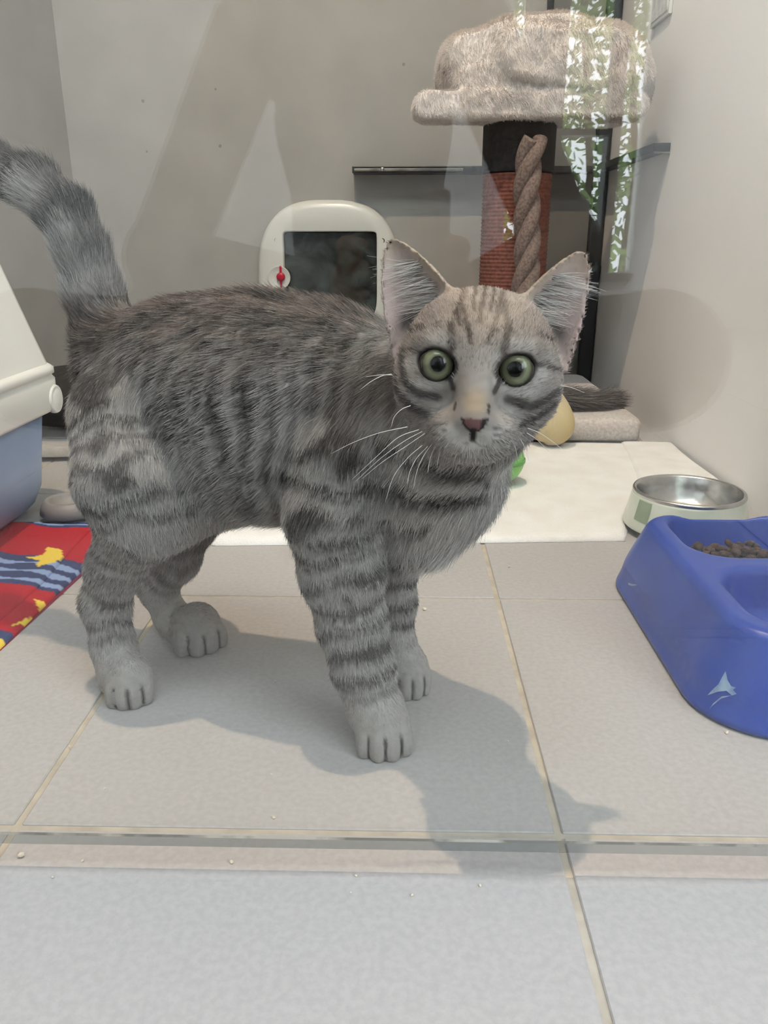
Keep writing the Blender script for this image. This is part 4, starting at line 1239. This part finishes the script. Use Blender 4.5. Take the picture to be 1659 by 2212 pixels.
    for r0, yy in ((0, -28), (1, -31.5), (2, -35)):
        for s_ in (-1, 1):
            ch = mixc(ch, C_DARK * 1.5, 0.6 * stroke(hx, hy, [(s_ * 12 - 1.5, yy + 0.5), (s_ * 20 - 1.5, yy - 1 + r0)], 0.9) * (hz > 10))
    # nose leather and mouth
    ns = in_poly(hx - 2.3, hy, [(-10.2, -22.5), (5.8, -22.5), (2.5, -28), (-0.6, -31), (-1.2, -36), (-3.2, -36), (-3.8, -31), (-6.8, -28)]) & (hz > 25)
    edge = (np.abs(hx - 0.1) > 4.2 - 0.55 * (hy < -27)) | (hy < -28.6)
    ch = np.where((ns & (hy < -23.4 + 0.0 * hx))[:, None], np.where(edge[:, None], C_BLACKISH * 1.3, C_NOSE), ch)
    for pts in ([(0.3, -35), (-5, -37.5), (-10, -37.6)], [(0.3, -35), (5, -37.5), (10, -37.6)]):
        ch = mixc(ch, C_MID * 0.6, 0.5 * stroke(hx, hy, pts, 0.9) * (hz > 15))
    ch = ch * np.array([0.88, 0.855, 0.84]) 
    # dark eye rims
    bare = ns & (hy < -23.4)
    for (_, s_, ex, ey) in EYES:
        tl = math.radians(16) * s_; dx, dy = hx - ex, hy - ey
        a, b = dx * math.cos(tl) + dy * math.sin(tl), -dx * math.sin(tl) + dy * math.cos(tl)
        r_ = np.sqrt((a / 9.3) ** 2 + (b / 6.9) ** 2)
        rim = (1 - sstep(1.12, 1.34, r_)) * (hz > 8)
        ch = mixc(ch, C_BLACKISH, 0.97 * rim)
        bare = bare | ((r_ < 1.22) & (hz > 8))
    # ears
    out_e = []
    for e in EAR:
        q = np.column_stack([hx, hy, hz]) * mm - e['base']; a, b = q @ e['w'], q @ e['up']; t = np.clip(b / e['L'], 0, 1)
        fr = (n @ HM.T) @ e['n']
        inner = sstep(-0.05, 0.25, fr)
        ce = mixc(np.tile(C_MID * 0.95, (N_, 1)), C_DARK, 0.35 * nz)
        ci = mixc(np.tile(C_PINK * 0.78, (N_, 1)), C_WHITE * 0.75, 0.5 * nz)
        ar = a / e['W']
        cav = (1 - sstep(0.25, 0.65, np.sqrt(((ar - 0.35) / 0.8) ** 2 + ((t - 0.06) / 0.26) ** 2)))
        ci = mixc(ci, C_DARK * 0.75, 0.9 * cav)
        ci = mixc(ci, np.array(lin(178, 160, 140)[:3]), 0.75 * sstep(0.62, 0.9, np.abs(ar) / np.sqrt(np.clip(1 - t, 0.02, 1))) * sstep(0.5, -0.2, ar))
        ci = mixc(ci, np.array(lin(160, 142, 122)[:3]), 0.6 * sstep(0.55, 0.98, t))
        ce = mixc(ce, ci, inner)
        ce = mixc(ce, C_DARK * 0.8, sstep(0.975, 1.0, t) * 0.7)
        out_e.append((ce, inner, t, ar))
    C = np.zeros((N_, 3))
    per = dict(torso=c, neck=c_neck, head=ch, ear_l=out_e[0][0], ear_r=out_e[1][0], tail=c_tail, **{k: v[0] for k, v in rings_.items()})
    for i, t_ in enumerate(TAGS): C += W[i][:, None] * per[t_]
    # dark clefts between the toes
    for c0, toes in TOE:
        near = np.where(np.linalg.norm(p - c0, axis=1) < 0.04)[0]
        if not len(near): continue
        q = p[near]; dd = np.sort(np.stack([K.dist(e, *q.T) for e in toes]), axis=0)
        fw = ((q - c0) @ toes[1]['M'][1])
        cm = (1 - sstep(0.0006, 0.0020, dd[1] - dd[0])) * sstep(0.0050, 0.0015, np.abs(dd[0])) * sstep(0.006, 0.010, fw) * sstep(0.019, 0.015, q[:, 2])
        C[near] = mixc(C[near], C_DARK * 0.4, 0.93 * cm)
    C = C * (0.90 + 0.22 * nzf)[:, None]
    # hair flow, length, lift
    tot = np.zeros((N_, 3))
    fl = {'torso': np.tile(-BD * 0.95 + np.array([0, 0, -0.55]), (N_, 1)), 'neck': np.tile(-BD * 0.5 + np.array([0, 0, -0.8]), (N_, 1))}
    fl['torso'] = fl['torso'] + front[:, None] * (np.array([-0.2, -0.3, -1.0]) - fl['torso'])
    nosep = HL(-2, -22, 40); away = nrm(p - nosep)
    fl['head'] = away
    for i, e in enumerate(EAR):
        upw = HM.T @ e['up']; wv = HM.T @ e['w']
        fl[TAGS[3 + i]] = upw * 0.8 + wv * (0.5 * out_e[i][1])[:, None]
    for k_ in rings_: fl[k_] = rings_[k_][2]
    fl['tail'] = drt
    for i, t_ in enumerate(TAGS): tot += W[i][:, None] * nrm(fl[t_])
    Ls = dict(torso=0.0105, neck=0.0105, head=0.0036, ear_l=0.0018, ear_r=0.0018, foreleg_near=0.0068, foreleg_far=0.0062, hindleg_near=0.0072, hindleg_far=0.0070, tail=0.0125)
    ln = sum(W[i] * Ls[t_] for i, t_ in enumerate(TAGS))
    legw = W[5:9].sum(0)
    ln = np.where(legw > 0.5, ln * (0.32 + 0.68 * sstep(0.018, 0.060, z)), ln)
    hw = W[2]
    ln = ln * (1 + hw * (0.9 * sstep(14, -12, hz) * sstep(40, 0, hy) + 0.6 * sstep(-36, -44, hy) - 0.55 * (1 - sstep(10, 20, np.hypot(hx + 1.5, hy + 16)))))
    low = sstep(0.25, -0.1, hgt) * W[0]
    ln = ln * (1 + 0.5 * low)
    return C, tot, ln, bare & (hw > 0.4), W


kit = empty('kitten', (float(HEAD[0]) - 0.15, 0.46, 0.0)); tag(kit, 'grey tabby kitten standing on the tiles, looking through the glass', 'kitten')
KC, _, _, _, KW = coat(KV, KN)
me = np_mesh('body', KV, KQ)
at = me.attributes.new('coat', 'FLOAT_COLOR', 'POINT'); cc = np.ones((len(KV), 4), np.float32); cc[:, :3] = KC; at.data.foreach_set('color', cc.ravel())
M_SKIN = attr_mat('tabby_coat', rough=0.75, spec=0.2)
body = link_mesh('body', me, M_SKIN, kit)

dens = 1.0 + 1.6 * KW[2] + 1.2 * KW[3] + 1.2 * KW[4] + 0.8 * KW[5:9].sum(0)
NFUR = 330000
Pp, n, vi = sample_surface(KV, KQ, KN, NFUR, dens)
C, flow, ln, bare, W = coat(Pp, n)
ok = ~bare & (Pp[:, 2] > 0.002); Pp, n, C, flow, ln, W = Pp[ok], n[ok], C[ok], flow[ok], ln[ok], W[:, ok]
cl_ = np.stack([vnoise(Pp, 260, 31), vnoise(Pp, 260, 32), vnoise(Pp, 260, 33)], 1) - 0.5      # small clumps
cl2 = np.stack([vnoise(Pp, 70, 34), vnoise(Pp, 70, 35), vnoise(Pp, 70, 36)], 1) - 0.5
flow = nrm(flow) + 0.55 * cl_ + 0.35 * cl2
NL = len(Pp)
lift = RNG.uniform(0.18, 0.50, NL)
pts, rad = strands(Pp, n, flow, ln * RNG.uniform(0.65, 1.15, NL), lift, 0.10, curl=0.30, K=4, r0=0.000125, r1=0.00003)
pts[:, :, 2] = np.maximum(pts[:, :, 2], 0.0004)
tint = RNG.normal(1.0, 0.22, (NL, 1)); pale = RNG.random(NL) < 0.08
Cf = np.clip(C * np.clip(tint, 0.55, 1.6), 0, 1); Cf[pale] = Cf[pale] * 0.5 + 0.5 * C_WHITE * 0.85
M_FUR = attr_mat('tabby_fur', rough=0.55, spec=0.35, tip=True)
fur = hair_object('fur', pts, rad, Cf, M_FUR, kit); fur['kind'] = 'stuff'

# pale tufts inside the ears
TP, TR, TC = [], [], []
for e, s_ in ((EAR[0], -1), (EAR[1], 1)):
    m_ = 170
    t = 0.05 + 0.62 * RNG.random(m_) ** 1.3; side = RNG.random(m_)
    ar = -0.80 + 0.42 * side                       # rooted along the inner edge, combed outward
    w = e['W'] * np.sqrt(1 - t)
    a = ar * w; sheet = -e['cup'] * (1 - ar ** 2) * np.sqrt(1 - t) * 0.9
    q = e['base'] + np.outer(a, e['w']) + np.outer(t * e['L'], e['up']) + np.outer(sheet + 0.002, e['n'])
    root = HEAD + q @ HM
    dv = np.tile(HM.T @ (e['w'] * 1.0 + e['up'] * 0.25), (m_, 1)); nn = np.tile(HM.T @ e['n'], (m_, 1))
    pt, rd_ = strands(root, nn, dv, RNG.uniform(0.009, 0.024, m_), RNG.uniform(0.1, 0.5, m_), 0.16, curl=0.5, K=5, r0=0.00013, r1=0.00003)
    TP.append(pt); TR.append(rd_); TC.append(np.tile(C_WHITE * 0.95, (m_, 1)) * RNG.uniform(0.75, 1.1, (m_, 1)))
o = hair_object('ear_tufts', np.concatenate(TP), np.concatenate(TR), np.concatenate(TC), M_FUR, kit); o['kind'] = 'stuff'


# eyes
def iris_mat():
    m, nt, N, L, b = new_mat('green_iris')
    tc = N.new('ShaderNodeTexCoord'); sx = N.new('ShaderNodeSeparateXYZ'); L.new(tc.outputs['Object'], sx.inputs[0])
    cx_ = N.new('ShaderNodeCombineXYZ'); L.new(sx.outputs[0], cx_.inputs[0]); L.new(sx.outputs[1], cx_.inputs[1])
    ln_ = N.new('ShaderNodeVectorMath'); ln_.operation = 'LENGTH'; L.new(cx_.outputs[0], ln_.inputs[0])
    nz = N.new('ShaderNodeTexNoise'); nz.inputs['Scale'].default_value = 700; L.new(tc.outputs['Object'], nz.inputs['Vector'])
    ad = N.new('ShaderNodeMath'); ad.operation = 'MULTIPLY_ADD'; ad.inputs[1].default_value = 0.0006; L.new(nz.outputs['Fac'], ad.inputs[0]); L.new(ln_.outputs['Value'], ad.inputs[2])
    mr = N.new('ShaderNodeMapRange'); mr.inputs[1].default_value = 0.0; mr.inputs[2].default_value = 0.0106; L.new(ad.outputs[0], mr.inputs[0])
    cr = N.new('ShaderNodeValToRGB'); el = cr.color_ramp.elements
    el[0].position = 0.0; el[0].color = (0.004, 0.004, 0.004, 1); el[1].position = 1.0; el[1].color = (0.01, 0.009, 0.008, 1)
    for pos, c in ((0.335, (0.004, 0.004, 0.004, 1)), (0.37, lin(92, 94, 72)), (0.50, lin(128, 130, 104)), (0.62, lin(112, 115, 92)), (0.68, lin(70, 72, 54)), (0.74, (0.012, 0.010, 0.009, 1))):
        e = el.new(pos); e.color = c
    L.new(mr.outputs[0], cr.inputs[0]); L.new(cr.outputs[0], b.inputs['Base Color'])
    b.inputs['Roughness'].default_value = 0.06; b.inputs['Specular IOR Level'].default_value = 0.4
    return m


M_IRIS = iris_mat()
for c, s_, ex, ey in EYES:
    bm = bmesh.new(); bmesh.ops.create_uvsphere(bm, u_segments=40, v_segments=24, radius=0.0103 * 0.858)
    o = from_bm('eye', bm, M_IRIS, None, True)
    gaze = nrm(CAM - c); gx_ = nrm(HX - gaze * (HX @ gaze)); gy_ = np.cross(gaze, gx_)
    o.parent = kit
    o.matrix_parent_inverse = Matrix.Translation(-Vector(kit.location))
    o.matrix_basis = Matrix(((gx_[0], gy_[0], gaze[0], c[0]), (gx_[1], gy_[1], gaze[1], c[1]), (gx_[2], gy_[2], gaze[2], c[2]), (0, 0, 0, 1)))

# whiskers
M_WHISK = mat('white_whisker', lin(244, 242, 238), rough=0.35)
def whisker(pts_px, Y0, Y1, r=0.00016):
    n_ = len(pts_px)
    pts_ = [P(u, v, Y0 + (Y1 - Y0) * i / (n_ - 1)) for i, (u, v) in enumerate(pts_px)]
    sp_ = cr_spline(pts_, 6); rr = np.linspace(r, r * 0.35, len(sp_))
    tube('whisker', sp_, list(rr), M_WHISK, kit, n=6)


YW = HEAD[1] - 0.022
for w in ([(905, 928), (860, 945), (815, 985), (760, 1036)], [(912, 932), (870, 955), (820, 992), (768, 1040)], [(918, 936), (880, 962), (826, 998), (782, 1034)], [(880, 922), (820, 935), (765, 955), (715, 980)],
          [(912, 962), (880, 990), (850, 1030), (832, 1085)], [(924, 964), (900, 990), (885, 1020), (880, 1046)], [(940, 950), (915, 985), (900, 1020), (893, 1056)], [(950, 948), (935, 975), (927, 1000), (924, 1022)], [(960, 952), (952, 972), (946, 995), (944, 1010)],
          [(887, 876), (868, 884), (852, 900), (845, 922)], [(846, 808), (825, 812), (800, 825), (778, 842)], [(848, 810), (820, 810), (790, 814)],
          [(1140, 925), (1165, 935), (1195, 955), (1220, 975)], [(1138, 935), (1160, 950), (1185, 975)], [(1125, 950), (1135, 970), (1142, 995)], [(1200, 832), (1230, 836), (1262, 848)], [(1110, 955), (1115, 975), (1118, 992)],
          [(955, 715), (945, 685), (935, 650)], [(1100, 715), (1115, 685), (1140, 662)], [(1105, 722), (1122, 690), (1150, 650)]):
    whisker(w, YW + (0.012 if w[0][1] < 860 or w[0][0] > 1150 else 0), YW - 0.006 if w[0][0] < 1000 else YW + 0.01)

# ------------------------------------------------------------------ the person with the phone, on the viewer's side (seen only mirrored)
S = SDF()
px_ = -0.05


def limb(pts, tagn, k=0.03):
    for (a, ra), (b, rb) in zip(pts[:-1], pts[1:]): S.cone(a, b, ra, rb, k=k, tagn=tagn)


limb([((px_, -0.62, 0.13), 0.12), ((px_, -0.60, 0.30), 0.105), ((px_ - 0.005, -0.56, 0.46), 0.115), ((px_, -0.54, 0.56), 0.085)], 'shirt')
limb([((px_ - 0.13, -0.54, 0.56), 0.055), ((px_ + 0.12, -0.54, 0.56), 0.055)], 'shirt')
limb([((px_, -0.53, 0.60), 0.05), ((px_, -0.49, 0.70), 0.046)], 'skin')
S.ell((px_, -0.47, 0.80), (0.073, 0.092, 0.115), k=0.03, tagn='skin')
S.ell((px_, -0.375, 0.785), (0.014, 0.022, 0.02), k=0.015, tagn='skin')
S.ell((px_, -0.505, 0.835), (0.085, 0.10, 0.10), k=0.01, tagn='hair')
for sx, sh, el, wr in ((-1, (px_ - 0.15, -0.53, 0.56), (-0.285, -0.34, 0.285), (-0.06, -0.075, 0.26)), (1, (px_ + 0.14, -0.53, 0.56), (0.19, -0.36, 0.30), (0.06, -0.075, 0.26))):
    limb([(sh, 0.052), (el, 0.042)], 'sleeve', 0.02); limb([(el, 0.040), (wr, 0.026)], 'forearm', 0.02)
    S.ell((wr[0] - sx * 0.0 + (0.018 if sx < 0 else -0.018), -0.050, 0.265), (0.016, 0.03, 0.038), k=0.012, tagn='skin')
    for f in range(4):
        z = 0.300 - f * 0.019; x0 = 0.045 if sx > 0 else -0.045
        limb([((x0, -0.045, z), 0.009), ((x0 * 1.02, -0.018, z + 0.003), 0.0085), ((x0 * 0.72, -0.004 - 0.002 * f, z + 0.004), 0.0075)], 'skin', 0.004)
    x0 = 0.048 if sx > 0 else -0.048
    limb([((x0, -0.055, 0.275), 0.011), ((x0 * 0.8, -0.034, 0.300), 0.0095), ((x0 * 0.45, -0.031, 0.318), 0.008)], 'skin', 0.004)
for sx in (-1, 1):
    kn_ = (0.27 if sx > 0 else -0.40, -0.22, 0.185)
    limb([((px_ + sx * 0.09, -0.60, 0.11), 0.095), (kn_, 0.072)], 'trousers', 0.03)
    limb([(kn_, 0.066), ((sx * -0.02 + px_, -0.26, 0.070), 0.045)], 'trousers', 0.02)
    limb([((sx * -0.02 + px_, -0.26, 0.065), 0.042), ((px_ - sx * 0.16, -0.24, 0.05), 0.036)], 'shoe', 0.02)
xs, ys, zs = np.arange(-0.50, 0.38, 0.0075), np.arange(-0.78, 0.02, 0.0075), np.arange(-0.01, 0.95, 0.0075)
V, Q = surface_nets(S.grid(xs, ys, zs), xs, ys, zs); V, Q = largest(V, Q); V[:, 2] = np.maximum(V[:, 2], 0.0008)
tg_ = ['shirt', 'sleeve', 'skin', 'forearm', 'hair', 'trousers', 'shoe']
D = S.tags(V, tg_); pal = np.array([lin(*c)[:3] for c in ((66, 74, 88), (60, 52, 46), (150, 116, 98), (60, 52, 46), (40, 32, 27), (30, 31, 36), (40, 40, 42))])
me = np_mesh('person', V, Q)
at = me.attributes.new('coat', 'FLOAT_COLOR', 'POINT'); cc = np.ones((len(V), 4), np.float32); cc[:, :3] = pal[D.argmin(0)]; at.data.foreach_set('color', cc.ravel())
per = link_mesh('person', me, attr_mat('clothing', rough=0.85, spec=0.2))
tag(per, 'person in dark clothes sitting cross-legged, holding up a phone', 'person')
ph = empty('phone', (0, -0.02, 0.24)); tag(ph, 'dark phone held upright in both hands', 'phone')
box('phone_body', -0.037, 0.037, -0.030, -0.021, 0.235, 0.345, M_DARKFR, ph, bev=0.003)
box('phone_screen', -0.034, 0.034, -0.0306, -0.0298, 0.24, 0.34, mat('dark_screen', lin(30, 32, 36), rough=0.1), ph)
